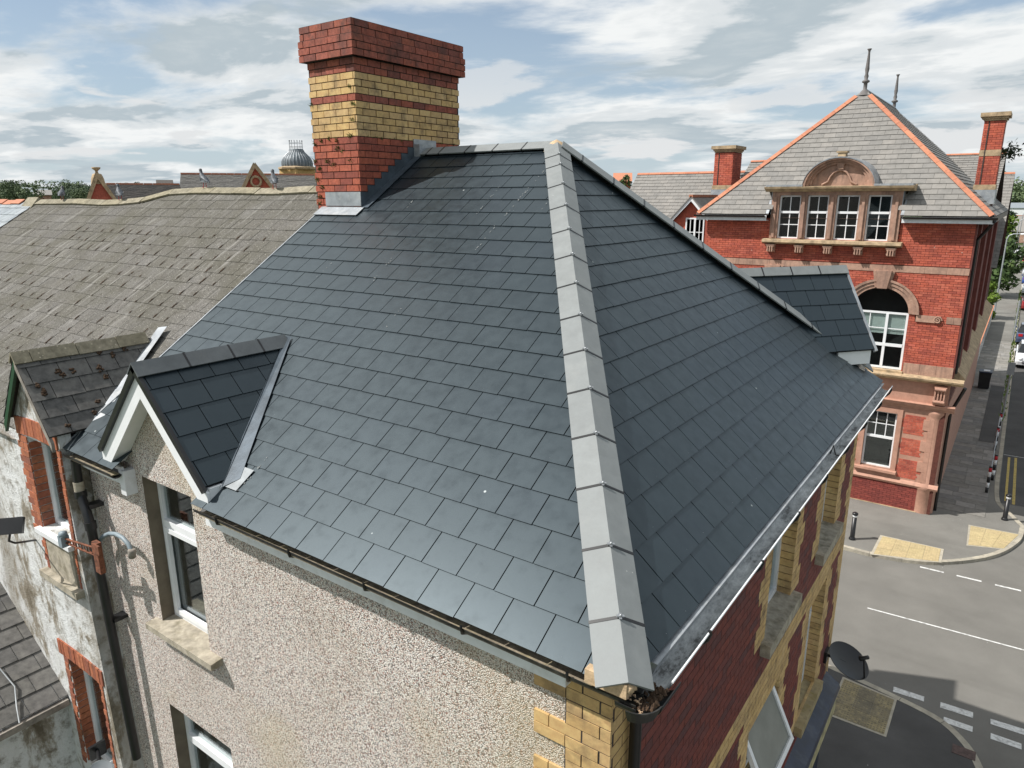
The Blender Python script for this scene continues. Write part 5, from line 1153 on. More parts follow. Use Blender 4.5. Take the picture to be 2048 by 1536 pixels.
mb = MB(); mb.box((pc - .12, DY - .1, 3.80), (pc + .12, DY + .2, 3.93)); mb.box((pc - .17, DY - .13, 3.93), (pc + .17, DY + .22, 3.98)); mb.build('pediment_block', M['stone_ledge'], school)
mb = MB(); mb.prism([(-6.46, SY + .1, 1.06), (-6.46, DY - .22, 1.03), (-6.46, DY - .24, .94), (-6.46, DY - .12, .88), (-6.46, SY + .02, .86)], (4.50, 0, 0)); mb.build('dormer_sill', M['stone_ledge'], school)
for x in (-6.17, -5.19, -4.235, -3.26, -2.26):
    mb = MB(); mb.prism([(x - .13, SY + .0, .86), (x - .13, DY - .16, .86), (x - .13, DY - .17, .78), (x - .13, DY - .08, .72), (x - .13, DY - .10, .62), (x - .13, SY, .56)], (.26, 0, 0)); mb.box((x - .15, DY - .18, .82), (x + .15, SY, .858))
    for q in (-.08, 0, .08): mb.box((x + q - .018, DY - .185, .6), (x + q + .018, DY - .06, .8))
    mb.build('bracket', M['stone'], school)
# roof of the school
EY, EZs = SY - .36, 1.90; AX, AYs, AZ = -4.26, 27.13, 6.30; EX0, EX1 = -8.97, .45; RY = 33.9
mb = MB(); e = -.02
zk = 2.95; tk = (zk - EZs) / (AZ - EZs); yk = EY + (AYs - EY) * tk; xl, xr = EX0 + (AX - EX0) * tk, EX1 + (AX - EX1) * tk
mb.poly([(EX0, EY, EZs + e), (DW0 - .02, EY, EZs + e), (DW0 - .02, yk, zk + e), (xl, yk, zk + e)]); mb.poly([(DW1 + .02, EY, EZs + e), (EX1, EY, EZs + e), (xr, yk, zk + e), (DW1 + .02, yk, zk + e)]); mb.poly([(xl, yk, zk + e), (xr, yk, zk + e), (AX, AYs, AZ + e)]); mb.poly([(EX1, EY, EZs + e), (EX1, 38, EZs + e), (AX, RY, AZ + e), (AX, AYs, AZ + e)]); mb.poly([(EX0, 38, EZs + e), (EX0, EY, EZs + e), (AX, AYs, AZ + e), (AX, RY, AZ + e)]); mb.poly([(EX1, 38, EZs + e), (EX0, 38, EZs + e), (AX, RY, AZ + e)])
sroof = mb.build('roof', M['mortar_dark'], school)
ts = math.atan2(AZ - EZs, AYs - EY); vs_ = Vector((0, math.cos(ts), math.sin(ts))); ns_ = Vector((0, -math.sin(ts), math.cos(ts))); Ls = math.hypot(AZ - EZs, AYs - EY)
def exS(uc, v0, p):
    z = EZs + v0 * math.sin(ts)
    if z < 2.75 and -6.35 < uc < -2.05: return False
    return True
slates(sroof, M['slate_school'], (0, EY, EZs), X_, vs_, ns_, EX0, EX1, 0, 27, .215, .40, [(-1, (AX - EX0) / Ls, -EX0), (1, (EX1 - AX) / Ls, EX1)], 290, extra=exS, low=.022, jit=.004, gap=.006)
tr_ = math.atan2(AZ - EZs, EX1 - AX); vr = Vector((-math.cos(tr_), 0, math.sin(tr_))); nr = Vector((math.sin(tr_), 0, math.cos(tr_))); Lr = math.hypot(AZ - EZs, EX1 - AX)
slates(sroof, M['slate_school'], (EX1, 0, EZs), Y_, vr, nr, EY, 38, 0, 30, .215, .40, [(-1, (AYs - EY) / Lr, -EY), (1, (38 - RY) / Lr, 38)], 0, low=.022, gap=.006)
for (P, Q, a, b) in [((EX0, EY, EZs), (AX, AYs, AZ), ns_, Vector((-math.sin(tr_), 0, math.cos(tr_)))), ((EX1, EY, EZs), (AX, AYs, AZ), ns_, nr)]:
    L = (Vector(Q) - Vector(P)).length; ridge_tiles(sroof, M['orange_tile'], P, Q, a, b, [0.05 + (L - .45) * k / 15 for k in range(16)], .15, .06, .02, 'hip_tile')
L = RY - AYs; ridge_tiles(sroof, M['lead'], (AX, AYs, AZ), (AX, RY, AZ), nr, Vector((-math.sin(tr_), 0, math.cos(tr_))), [0, L / 4, L / 2, L * .75, L], .12, .05, .02, 'ridge_roll')
for yy in (AYs, RY):
    mb = MB(); mb.lathe((AX, yy, AZ - .1), [(.26, -.12), (.10, .06), (.065, .10), (.065, .30), (.13, .34), (.13, .38), (.055, .43), (.075, .54), (.05, .62), (.075, .78), (.065, .86), (.035, 1.34), (.045, 1.40), (.075, 1.44), (.075, 1.46), (0, 1.47)], 12); mb.build('finial', M['lead'] if False else mat_simple('finial_stone%d' % yy, (.14, .13, .125), .7), sroof)
gutter_run('gutter', M['black'], school, (EX0 - .05, EY - .06, EZs - .03), (DW0 - .1, EY - .06, EZs - .03), NS, .07); gutter_run('gutter', M['black'], school, (DW1 + .1, EY - .06, EZs - .03), (EX1 + .1, EY - .06, EZs - .03), NS, .07)
mb = MB(); mb.box((EX0, EY, EZs - .22), (DW0 - .08, EY + .03, EZs - .03)); mb.box((DW1 + .08, EY, EZs - .22), (EX1, EY + .03, EZs - .03)); mb.box((EX0, EY + .03, EZs - .22), (DW0 - .08, SY, EZs - .20)); mb.box((DW1 + .08, EY + .03, EZs - .22), (EX1, SY, EZs - .20)); mb.build('eave_board', M['fascia'], school)
mb = MB(); mb.box((SX1, EY + .03, EZs - .22), (EX1, 38, EZs - .20)); mb.box((EX1 - .03, EY, EZs - .2), (EX1, 38, EZs - .02)); mb.build('eave_board', M['timber'], school)
mb = MB(); mb.tube([(EX1 + .02, EY + .1, EZs - .12), (EX1 - .12, SY + .1, EZs - .35), (.07, SY + .35, EZs - .75), (.07, SY + .35, -3.2)], .055, 10); mb.tube([(.42, SY + .1, -3.6), (.10, SY + .5, -4.6), (.10, SY + .55, G0)], .055, 10); mb.build('downpipe', M['black'], school)
for x in (DW0 - .28, DW1 + .02):
    mb = MB(); mb.poly([(x, EY + .02, EZs + .03), (x + .26, EY + .02, EZs + .03), (x + .26, EY + .82, EZs + 1.0), (x + .10, EY + .82, EZs + 1.0)]); mb.build('lead_soaker', M['lead'], school)
for s, x in ((-1, DW0), (1, DW1)):
    mb = MB(); mb.prism([(x, DY, 1.9), (x, DY, 2.85), (x, SY + .6, 2.85)], (s * .02, 0, 0)); mb.build('dormer_cheek', M['lead'], school)
# side wall piers and ledge along the side street
for y0, y1, o in [(SY + .0, SY + .45, .05), (SY + .9, SY + 1.5, .12), (28, 29.2, .14), (33, 34, .12), (38, 39, .12)]:
    mb = MB(); mb.box((0, y0, -3.3), (o, y1, 1.7)); mb.build('pier', mat_simple('pier_brick_shaded', (.16, .045, .035), .85, nscale=3, var=.2), school)  # brick colour darkened to imitate the shade on the street side
mb = MB(); mb.prism([(0, SY + .36, -3.55), (.38, SY + .36, -3.42), (.36, SY + .36, -3.34), (0, SY + .36, -3.0)], (0, 20, 0)); mb.build('side_ledge', M['stone_ledge'], school)
mb = MB(); mb.box((.002, SY + .45, G0), (.03, 46, -4.3)); mb.build('side_facing', M['stone_paint'], school)
for y0 in (25.6, 30, 34.5):
    mb = MB(); mb.box((.004, y0, -2.9), (.02, y0 + 1.3, 1.0)); mb.build('side_window', M['glass'], school)
# stacks
def stack(parent, x0, x1, y0, y1, z0, z1, label=None):
    mb = MB(); mb.box((x0 + .01, y0 + .01, z0 - .8), (x1 - .01, y1 - .01, z1)); o = mb.build('chimney', M['mortar_school'], parent)
    n = int((z1 - z0) / SCH); f = lambda j, vc: [(x0, x1, 0)]
    bricks(o, [M['brick_school']], (0, y0, 0), X_, Z_, NS, z0, n, SCH, .232, f, 60, .004, .008, .03, minpx=14); bricks(o, [M['brick_school']], (x1, 0, 0), Y_, Z_, X_, z0, n, SCH, .232, lambda j, vc: [(y0, y1, 0)], 40, .004, .008, .03, minpx=14)
    w = .1; mb = MB(); mb.prism([(x0 - .02, y0 - .02, z1 - .0), (x1 + .02, y0 - .02, z1), (x1 + .02, y1 + .02, z1), (x0 - .02, y1 + .02, z1)], (0, 0, .06)); mb.box((x0 - w * .6, y0 - w * .6, z1 + .06), (x1 + w * .6, y1 + w * .6, z1 + .13)); mb.box((x0 - w * 1.3, y0 - w * 1.3, z1 + .13), (x1 + w * 1.3, y1 + w * 1.3, z1 + .26)); mb.build('chimney_cap', M['stone_ledge'], o)
    mb = MB(); mb.box((x0 - .03, y0 - .03, z0 - .12), (x1 + .03, y1 + .03, z0 + .05)); mb.build('chimney_base', M['stone_ledge'], o)
    mb = MB(); mb.box((x0 - .05, y0 - .05, z0 - .6), (x1 + .05, y1 + .05, z0 - .125)); mb.build('lead_skirt', M['lead'], o)
    xm = x0 + (x1 - x0) * .22; mb = MB(); mb.box((xm, y0 - .02, z0 + .06), (xm + .035, y0 - .002, z1 - .02)); mb.build('groove_shade_strip', M['mortar_dark'], o)  # raised dark strip standing in for the shadow of a groove
    return o
stack(school, -10.05, -9.25, 28.0, 29.1, 2.95, 4.35); st2 = stack(school, -.42, .18, 27.4, 28.4, 2.85, 5.0)
mb = MB(); mb.box((-.43, 27.385, 3.85), (.19, 28.41, 4.05)); mb.build('stone_band', M['stone_ledge'], st2)
mb = MB(); random.seed(77)
for k in range(260):
    c = Vector((.40 + random.gauss(0, .16) + (.5 if k % 9 == 0 else 0), 28.2 + random.gauss(0, .15), 4.0 + random.gauss(0, .14))); d = Vector((random.gauss(0, 1), random.gauss(0, 1), random.gauss(0, 1))).normalized() * .07; s = Vector((random.gauss(0, 1), random.gauss(0, 1), random.gauss(0, 1))).normalized() * .035; mb.poly([c - d, c + s, c + d, c - s])
mb.tube([(.18, 28.2, 3.7), (.35, 28.2, 3.95), (.6, 28.2, 4.05)], .015, 5)
tag(mb.build('chimney_shrub', M['leaf_dark']), 'dark shrub sprouting from the tall chimney at the right', 'shrub')
# lower wing roofs of the school
def wing_roof(name, x0, x1, ye, yr, ze, zr, mat, ridge=True, k=9, limit=40):
    mb = MB(); mb.poly([(x0, ye, ze - .02), (x1, ye, ze - .02), (x1, yr, zr - .02), (x0, yr, zr - .02)]); mb.poly([(x0, yr, zr - .02), (x1, yr, zr - .02), (x1, 2 * yr - ye, ze), (x0, 2 * yr - ye, ze)]); o = mb.build(name, M['mortar_dark'], school)
    t = math.atan2(zr - ze, yr - ye); slates(o, M['slate_school'], (0, ye, ze), X_, Vector((0, math.cos(t), math.sin(t))), Vector((0, -math.sin(t), math.cos(t))), x0, x1, 0, 30, .215, .40, [], limit, vtop=math.hypot(zr - ze, yr - ye), low=.022)
    if ridge: ridge_tiles(o, M['orange_tile'], (x0, yr, zr), (x1, yr, zr), (0, -math.sin(t), math.cos(t)), (0, math.sin(t), math.cos(t)), [(x1 - x0) * q / k for q in range(k + 1)], .13, .06, .02)
    mb = MB(); mb.box((x0 + .1, ye + .3, G0), (x1 - .45, 2 * yr - ye - .3, ze)); mb.build('wing_wall', M['brick_school'], o); return o
wing_roof('wing_roof', -14.6, -9.0, 27.3, 30.0, 1.1, 3.60, None); wing_roof('wing_roof', -9.3, -6.0, 27.6, 30.6, 2.2, 4.05, None, k=6, limit=10)
wing_roof('wing_roof', -2.4, .1, 31, 35.5, 1.9, 4.3, None, k=6, limit=10)
wing_roof('wing_roof', -1.8, .35, 39.5, 44.0, -.9, 3.70, None, k=5, limit=30)
# small gable with a white window at the left of the school
gy = 24.6; gx = -9.55
mb = MB(); mb.prism([(-10.35, gy, G0), (-8.7, gy, G0), (-8.7, gy, 1.55), (gx, gy, 2.40), (-10.35, gy, 1.55)], (0, 3, 0)); sg = mb.build('side_gable', M['brick_school'], school)
for s in (-1, 1):
    mb = MB(); mb.prism([(gx + s * .95, gy - .22, 1.50), (gx, gy - .22, 2.50), (gx, gy - .22, 2.36), (gx + s * .95, gy - .22, 1.36)], (0, .04, 0)); mb.build('bargeboard', M['upvc'], sg)
    mb = MB(); mb.prism([(gx + s * 1.0, gy - .26, 1.48), (gx, gy - .26, 2.56), (gx, gy - .26, 2.51), (gx + s * 1.0, gy - .26, 1.43)], (0, 3.2, 0)); mb.build('gable_slope', M['slate_school'], sg)
mb = MB(); mb.box((gx - .08, gy - .26, 2.50), (gx + .08, gy + 2.5, 2.60)); mb.build('ridge_tile', M['orange_tile'], sg)
window(school, Vector((0, gy - .03, 0)), X_, Z_, NS, -9.80, -9.02, .60, 1.72, .0, .06, bars_u=[(-9.6, .65, 1.7), (-9.22, .65, 1.7)], bars_v=[(1.16, -9.76, -9.06)], mullions=(-9.41,), interior=False, glassmat=M['frost'], thin=.03)
# ------------------------------------------------------------------ street furniture
def bollard(x, y, label):
    t = thing('bollard', (x, y, PZ), label, 'bollard', 'bollards at the crossing')
    mb = MB(); mb.lathe((x, y, PZ), [(.10, 0), (.10, .05), (.085, .07), (.072, .10), (.066, .78), (0.0, .78)], 20); mb.build('post', M['black'], t)
    mb = MB(); mb.lathe((x, y, PZ), [(.0, .78), (.069, .78), (.069, .86), (0, .86)], 20); mb.build('white_band', M['whiteband'], t)
    mb = MB(); mb.lathe((x, y, PZ), [(.0, .86), (.085, .86), (.09, .89), (.085, .92), (.05, .945), (0, .95)], 20); mb.build('cap', M['black'], t)
bollard(-1.83, 20.40, 'black bollard with white band, left of the two, nearer the slated house')
bollard(2.13, 24.95, 'black bollard with white band at the corner of the side street')
def guard_post(x, y, label, h=1.05):
    t = thing('guard_post', (x, y, PZ), label, 'post', 'banded guard posts')
    bands = [('black', 0, .22), ('whiteband', .22, .40), ('black', .40, .62), ('whiteband', .62, .80), ('redband', .80, .95), ('black', .95, 1.0)]
    for m_, a, b in bands:
        mb = MB(); mb.lathe((x, y, PZ), [(0, a * h), (.052, a * h), (.052, b * h), (0, b * h)], 14); mb.build('post_band', M[m_], t)
gpos = [(1.50, 27.3, 'banded black white and red post nearest the tactile paving'), (1.62, 28.9, 'second banded post from the tactile paving'), (1.55, 33.0, 'third banded post along the dark pavement'), (1.58, 35.6, 'fourth banded post, beside the sign pole'), ]
for x, y, l in gpos: guard_post(x, y, l)
t = thing('guard_rail', (1.52, 31, PZ), 'thin grey guard rail between the banded posts', 'railing')
mb = MB(); mb.tube([(1.52, 27.4, PZ + .92), (1.54, 35.5, PZ + .92)], .022, 8); mb.build('rail', M['galv'], t)
for y in (29.2, 31.2, 33.2): 
    mb = MB(); mb.tube([(1.53, y, PZ), (1.53, y, PZ + .92)], .018, 6); mb.build('upright', M['galv'], t)
t = thing('sign_pole', (1.66, 38.5, PZ), 'grey pole with a small sign seen from behind', 'sign')
mb = MB(); mb.tube([(1.66, 38.5, PZ), (1.66, 38.5, PZ + 2.9)], .038, 10); mb.build('pole', M['galv'], t); mb = MB(); mb.box((1.50, 38.45, PZ + 2.3), (1.80, 38.46, PZ + 2.9)); mb.build('sign_plate', M['galv'], t)
t = thing('wheelie_bin', (.35, 49.5, PZ), 'black wheelie bin standing by the school wall', 'bin')
mb = MB(); x, y = .55, 45.0; mb.prism([(x - .26, y - .3, PZ + .06), (x + .26, y - .3, PZ + .06), (x + .30, y - .36, PZ + .98), (x - .30, y - .36, PZ + .98)], (0, .62, 0)); mb.build('body', M['black'], t); mb = MB(); mb.box((x - .32, y - .4, PZ + .985), (x + .32, y + .34, PZ + 1.05)); mb.build('lid', M['navy'], t)
for s in (-1, 1): 
    mb = MB(); mb.lathe((x + s * .24, y + .3, PZ + .1), [(0, -.03), (.1, -.03), (.1, .03), (0, .03)], 12, 0, (1, 0, 0)); mb.build('wheel', M['tyre'], t)
mb = MB(); mb.box((x - .1, y - .25, PZ + 1.055), (x + .2, y + .1, PZ + 1.09)); tag(mb.build('paper_bundle', M['whiteband']), 'white paper bundle lying on the bin lid', 'paper')
def lamp(x, y, h, label):
    t = thing('street_lamp', (x, y, PZ), label, 'street lamp', 'street lamps along the side street')
    mb = MB(); mb.tube([(x, y, PZ), (x, y, PZ + 1.2), (x, y, PZ + h - .5), (x + .12, y, PZ + h - .15), (x + .45, y, PZ + h), (x + 1.0, y, PZ + h + .02)], [.09, .08, .055, .05, .045, .04], 8); mb.build('column', M['galv'], t)
    mb = MB(); mb.lathe((x + .95, y, PZ + h + .0), [(0, 0), (.09, .03), (.11, .3), (.07, .55), (0, .58)], 10, 0, (1, 0, 0)); mb.build('lantern', M['whiteband'], t)
lamp(-.15, 78, 7.4, 'grey street lamp nearest beyond the school, arm over the pavement'); lamp(.1, 125, 7.6, 'middle grey street lamp of the side street'); lamp(.2, 150, 8.2, 'farthest grey street lamp of the side street')
t = thing('timber_pole', (1.5, 84, PZ), 'pale leaning pole along the kerb of the side street', 'pole')
mb = MB(); mb.tube([(1.6, 62, PZ), (1.6, 62, PZ + 3.2)], .06, 8); mb.build('shaft', M['galv'], t)
# cars parked along the side street
def car(x, y, colr, label, face=1, scale=1.0):
    t = thing('parked_car', (x, y, G0), label, 'car', 'cars parked along the side street'); k = face
    P = lambda yy, z: (yy * k * scale, z * scale)
    pm = car_paint('car_paint', colr); W2 = .88 * scale
    low = [(-2.05, .28), (-2.12, .50), (-2.05, .78), (-1.2, .95), (1.55, 1.0), (2.0, .90), (2.08, .55), (2.02, .28)]
    def loft(prof_in, w0, w1, name, mat):
        mb = MB(); n = len(prof_in); vs = []
        for sx, w in ((-1, w0), (-.82, w1), (.82, w1), (1, w0)):
            for yy, z in prof_in:
                a, b = P(yy, z); q = w if abs(sx) == 1 else 0
                vs.append((x + sx * W2 * (1 if abs(sx) < 1 else 1.0), y + a * (1 if abs(sx) < 1 else .975), G0 + b - (.0 if abs(sx) < 1 else .03 * scale)))
        fs = [tuple(range(n)), tuple(range(3 * n, 4 * n))[::-1]]
        for r_ in range(3):
            for i in range(n): fs.append((r_ * n + i, r_ * n + (i + 1) % n, (r_ + 1) * n + (i + 1) % n, (r_ + 1) * n + i))
        mb.faces(vs, fs, 0, False); return mb.build(name, mat, t)
    body = loft(low, 0, 0, 'body', pm)
    mb = MB(); q = [(-1.3, .93), (-.55, 1.42), (.9, 1.46), (1.75, .98)]; qt = [(x + s * W2 * w, y + P(a, b)[0], G0 + P(a, b)[1]) for s in (-1, 1) for (a, b), w in zip(q, (.93, .76, .76, .93))]
    mb.faces(qt, [(0, 1, 2, 3), (7, 6, 5, 4), (1, 5, 6, 2)]); mb.build('cabin', pm, t)
    mb = MB(); mb.poly([qt[0], qt[4], qt[5], qt[1]]); mb.poly([qt[3], qt[2], qt[6], qt[7]])
    for s, b0 in ((-1, 0), (1, 4)):
        c = sum((Vector(v) for v in qt[b0:b0 + 4]), Vector()) / 4; mb.poly([c + (Vector(v) - c) * .86 + X_ * s * .012 for v in qt[b0:b0 + 4]])
    mb.build('window_glass', M['glass_car'], t)
    for yy in (-1.3, 1.3):
        for s in (-1, 1):
            mb = MB(); mb.lathe((x + s * (W2 - .1), y + yy * k * scale, G0 + .31 * scale), [(0, -.11), (.31 * scale, -.11), (.31 * scale, .11), (.2 * scale, .115), (0, .1)], 18, 0, (s, 0, 0)); mb.build('wheel', M['tyre'], t)
    for s in (-1, 1):
        a = P(-2.09, 0)[0]; mb = MB(); mb.lathe((x + s * W2 * .68, y + a, G0 + .70 * scale), [(0, .02), (.12, .01), (.13, -.05), (0, -.06)], 12, 0, (0, -k, .25)); mb.build('headlight', M['whiteband'], t)
        a = P(2.06, 0)[0]; mb = MB(); mb.box((x + s * W2 * .72 - .13, y + a - .03, G0 + .72 * scale), (x + s * W2 * .72 + .13, y + a + .03, G0 + .90 * scale)); mb.build('tail_light', M['redband'], t)
        mb = MB(); a = P(-.75, 0)[0]; mb.box((x + s * (W2 + .02) - .02, y + a - .06, G0 + .95 * scale), (x + s * (W2 + .16) + .02, y + a + .08, G0 + 1.08 * scale)); mb.build('wing_mirror', pm, t)
    a = P(-2.115, 0)[0]; mb = MB(); mb.box((x - .5, y + min(a, a + .04 * k), G0 + .40), (x + .5, y + max(a, a + .04 * k), G0 + .58)); mb.build('grille', M['black'], t)
    a = P(-2.125, 0)[0]; mb = MB(); mb.box((x - .26, y + a - .02, G0 + .42), (x + .26, y + a + .02, G0 + .53)); mb.build('number_plate', M['whiteband'], t)
m = NT('car_glass'); m.set('Base Color', (.012, .015, .018)); m.set('Roughness', .08); M['glass_car'] = m.mat
car(2.75, 54.5, (.72, .73, .74), 'white car with round headlights parked nearest in the side street', 1)
car(2.65, 63.5, (.05, .07, .13), 'dark blue car parked right behind the nearest white car', -1)
for i, (yy, c, l) in enumerate([(84, (.25, .02, .02), 'dark red car beyond the two nearest cars'), (98, (.70, .71, .72), 'white car beyond the dark red car, side street'), (110, (.03, .08, .30), 'bright blue car between two pale cars, side street'), (122, (.45, .46, .47), 'silver car beyond the bright blue car'), (134, (.03, .035, .045), 'near black car in the far row of parked cars'), (146, (.40, .02, .025), 'bright red car far along the side street'), (160, (.45, .52, .60), 'pale blue car far along the side street'), (176, (.06, .08, .14), 'navy car second from the far end of the row'), (192, (.12, .12, .13), 'charcoal car at the far end of the row')]): car(2.75 - i * .12, yy, c, l, 1 if i % 2 else -1)
car(-.3, 168, (.8, .8, .8), 'white car standing on the left at the far street end', 1)
# ------------------------------------------------------------------ trees
def leaves(mb, c, rx, ry_, rz, n, s, shell=.55):
    for k in range(n):
        d = Vector((random.gauss(0, 1), random.gauss(0, 1), random.gauss(0, 1))).normalized(); r_ = shell + (1 - shell) * random.random() ** .5
        p = c + Vector((d.x * rx, d.y * ry_, d.z * rz)) * r_; a = Vector((random.gauss(0, 1), random.gauss(0, 1), random.gauss(0, 1))).normalized(); b = a.cross(d + Vector((.1, .2, .3))).normalized(); q = s * random.uniform(.6, 1.3)
        mb.poly([p - a * q, p + b * q * .6, p + a * q, p - b * q * .6])
def tree(name, base, h, r, n, s, mat, label, clumps=9, cat='tree', group=None, trunk=.3):
    base = Vector(base); t = thing(name, base, label, cat, group); mb = MB(); top = base + Z_ * h * .75
    mb.tube([base, base + Vector((.02 * h, 0, h * trunk)), top], [h * .028, h * .02, h * .006], 8); pts = []
    for k in range(clumps):
        a = k * 2.4; zz_ = h * (trunk + (1 - trunk) * (k + .6) / clumps); rr = r * (1 - abs((zz_ / h - .55)) * 1.1) * random.uniform(.45, .75); c = base + Vector((math.cos(a) * rr, math.sin(a) * rr, zz_ - h * .06)); pts.append(c)
        mb.tube([base + Z_ * min(h * .7, zz_ * .7), c], [h * .012, h * .004], 5)
    mb.build('trunk', M['bark'], t); mb = MB()
    for c in pts: leaves(mb, c, r * random.uniform(.38, .55), r * random.uniform(.38, .55), r * random.uniform(.28, .42), n // clumps, s)
    mb.build('crown', M[mat], t); return t
random.seed(91)
tree('street_tree', (-1.0, 92, G0), 6.6, 2.9, 2600, .26, 'leaf_mid', 'largest leafy tree over the pavement beyond the school', 12)
tree('street_tree', (-1.2, 74, G0), 3.4, 1.5, 1500, .17, 'leaf_bright', 'small bright green bush tree before the larger tree', 9, trunk=.15)
tree('street_tree', (-2.0, 128, G0), 8.5, 2.6, 1500, .34, 'leaf_bright', 'bright green tree beyond the large tree in the side street', 10)
tree('street_tree', (-2.6, 150, G0), 8.5, 2.4, 1200, .38, 'leaf_dark', 'dark tree at the far end of the side street', 9)
mb = MB()
for k in range(500):
    y = random.uniform(38, 100); x = 1.68 + random.uniform(-.12, .12) ; c = Vector((x, y, PZ)); d = Vector((random.gauss(0, .4), random.gauss(0, .4), 1)).normalized() * random.uniform(.08, .3); s = Vector((.03, .02, 0)); mb.poly([c - s, c + s, c + d])
tag(mb.build('kerb_weeds', M['leaf_bright']), 'ragged green weeds along the kerb of the side street', 'weeds', kind='stuff')
t = thing('garden_wall', (-.3, 66, G0), 'low rendered garden wall beyond the school', 'wall'); mb = MB(); mb.box((-.45, 48, G0), (-.15, 72, G0 + 1.5)); mb.build('wall', M['render'], t); mb = MB(); mb.box((-.5, 48, G0 + 1.5), (-.1, 72, G0 + 1.58)); mb.build('coping', M['orange_tile'], t)
# ------------------------------------------------------------------ buildings behind the old ridge
def houseblock(name, label, px0, px1, py_e, py_r, d, depth, roofm, wallm, ridgem='orange_tile', windows=0, cat='house', base=None, group=None):
    a, b = at(px0, py_e, d), at(px1, py_e, d); zr = at((px0 + px1) / 2, py_r, d + depth / 2).z; ze = (a.z + b.z) / 2
    u = Vector((b.x - a.x, b.y - a.y, 0)); L = u.length; u.normalize(); w = Vector((-u.y, u.x, 0));
    if w.dot(a - CAM) < 0: w = -w
    O = Vector((a.x, a.y, 0)); gz = G0 if base is None else base
    t = thing(name, (a.x, a.y, gz), label, cat, group)
    mb = MB(); mb.prism([O + Z_ * gz, O + w * depth + Z_ * gz, O + w * depth + Z_ * ze, O + w * depth / 2 + Z_ * (zr - .15), O + Z_ * ze], u * L); mb.build('wall', M[wallm], t)
    e = .35; mb = MB(); dz = (zr - ze) * e / (depth / 2)
    for s in (0, 1):
        p = [O - u * .2 + w * (depth * s + (e if s else -e)) + Z_ * (ze - dz), O + u * (L + .2) + w * (depth * s + (e if s else -e)) + Z_ * (ze - dz), O + u * (L + .2) + w * depth / 2 + Z_ * zr, O - u * .2 + w * depth / 2 + Z_ * zr]; mb.prism(p, (0, 0, .1))
    ro = mb.build('roof', M[roofm], t)
    if d < 60:
        sl = Vector((w.x * depth / 2, w.y * depth / 2, zr - ze)); ln = sl.length + .35; sl.normalize(); nn = u.cross(sl).normalized(); nn = nn if nn.z > 0 else -nn
        slates(ro, M[roofm], O - u * .2 - w * e + Z_ * (ze - dz + .1), u, sl, nn, 0, L + .4, 0, 60, .23, .36, [], 0, vtop=ln, low=.035, thick=.02, gap=.012, jit=.02, tiltj=.03)
    mb = MB(); n = max(3, int(L / .5))
    if ridgem:
        for k in range(n): c = O - u * .2 + u * (L + .4) * k / n + w * depth / 2 + Z_ * (zr + .1); mb.obox(c, u, w, Z_, 0, (L + .4) / n - .02, -.13, .13, -.04, .09)
        mb.build('ridge_tile', M[ridgem], t)
    for k in range(windows):
        c = O + u * L * (k + .5) / windows + Z_ * (ze - 1.6) - w * .03; mb = MB(); mb.obox(c, u, Z_, w, -.5, .5, -.7, .7, -.04, .02); wi = mb.build('window', M['upvc'], t); mb = MB(); mb.obox(c, u, Z_, w, -.42, .42, -.62, .62, -.06, -.041); mb.build('pane', M['glass_car'], wi)
    return t, O, u, w, L, ze, zr
def gable_front(parent, pxa, pya, pxl, pxr, pyb, d, thick, mat, cop):
    A, Lp, Rp = at(pxa, pya, d), at(pxl, pyb, d), at(pxr, pyb, d); back = Vector((A.x - CAM.x, A.y - CAM.y, 0)).normalized()
    mb = MB(); k = 1.9; Lb, Rb = A + (Lp - A) * k, A + (Rp - A) * k; mb.prism([A, Rb, Rb * 1 - Z_ * 3, Lb - Z_ * 3, Lb], back * thick); g = mb.build('gable', M[mat], parent)
    for q in (Lb, Rb):
        d_ = (q - A).normalized(); n_ = Vector((0, 0, 1)) - d_ * d_.z; n_.normalize(); mb = MB(); mb.prism([A + n_ * .12 - d_ * .1, q + n_ * .12, q - n_ * .06, A - n_ * .10], back * (thick + .35) ); o = mb.build('coping', M[cop], g); o.location = -back * .18
    return A, back, g
t, O, u, w, L, ze, zr = houseblock('gabled_terrace', 'dark slate terrace with red brick gable and urn finial behind the pigeons', 200, 365, 415, 372, 52, 9, 'slate_dark', 'brick_school')
A, back, g = gable_front(t, 194, 350, 179, 226, 395, 49, .5, 'brick_school', 'stone_ledge')
mb = MB(); mb.lathe(A + back * .3 + Z_ * .0, [(.38, -.5), (.34, -.2), (.26, .02), (.24, .06), (.10, .10), (.07, .22), (.10, .26), (.22, .36), (.24, .44), (.18, .45), (.10, .42), (0, .42)], 14); mb.build('urn_finial', M['stone_ledge'], g)
t, O, u, w, L, ze, zr = houseblock('gabled_terrace', 'brown slate terrace with carved stone gablet before the domed cupola', 362, 640, 420, 352, 54, 11, 'slate_moss', 'brick_school')
A, back, g = gable_front(t, 509, 330, 486, 546, 378, 47, .6, 'brick_school', 'stone_ledge')
mb = MB(); mb.lathe(A - Z_ * .95 - back * .05, [(.30, 0), (.36, .05), (.30, .10), (.22, .06)], 18, 0, -back); mb.prism([A - Z_ * 1.55 - back * .06 + cr * -.5, A - Z_ * 1.55 - back * .06 + cr * .5, A - Z_ * 1.42 - back * .06 + cr * .5, A - Z_ * 1.42 - back * .06 + cr * -.5], back * .1); mb.build('carved_panel', M['stone_ledge'], g)
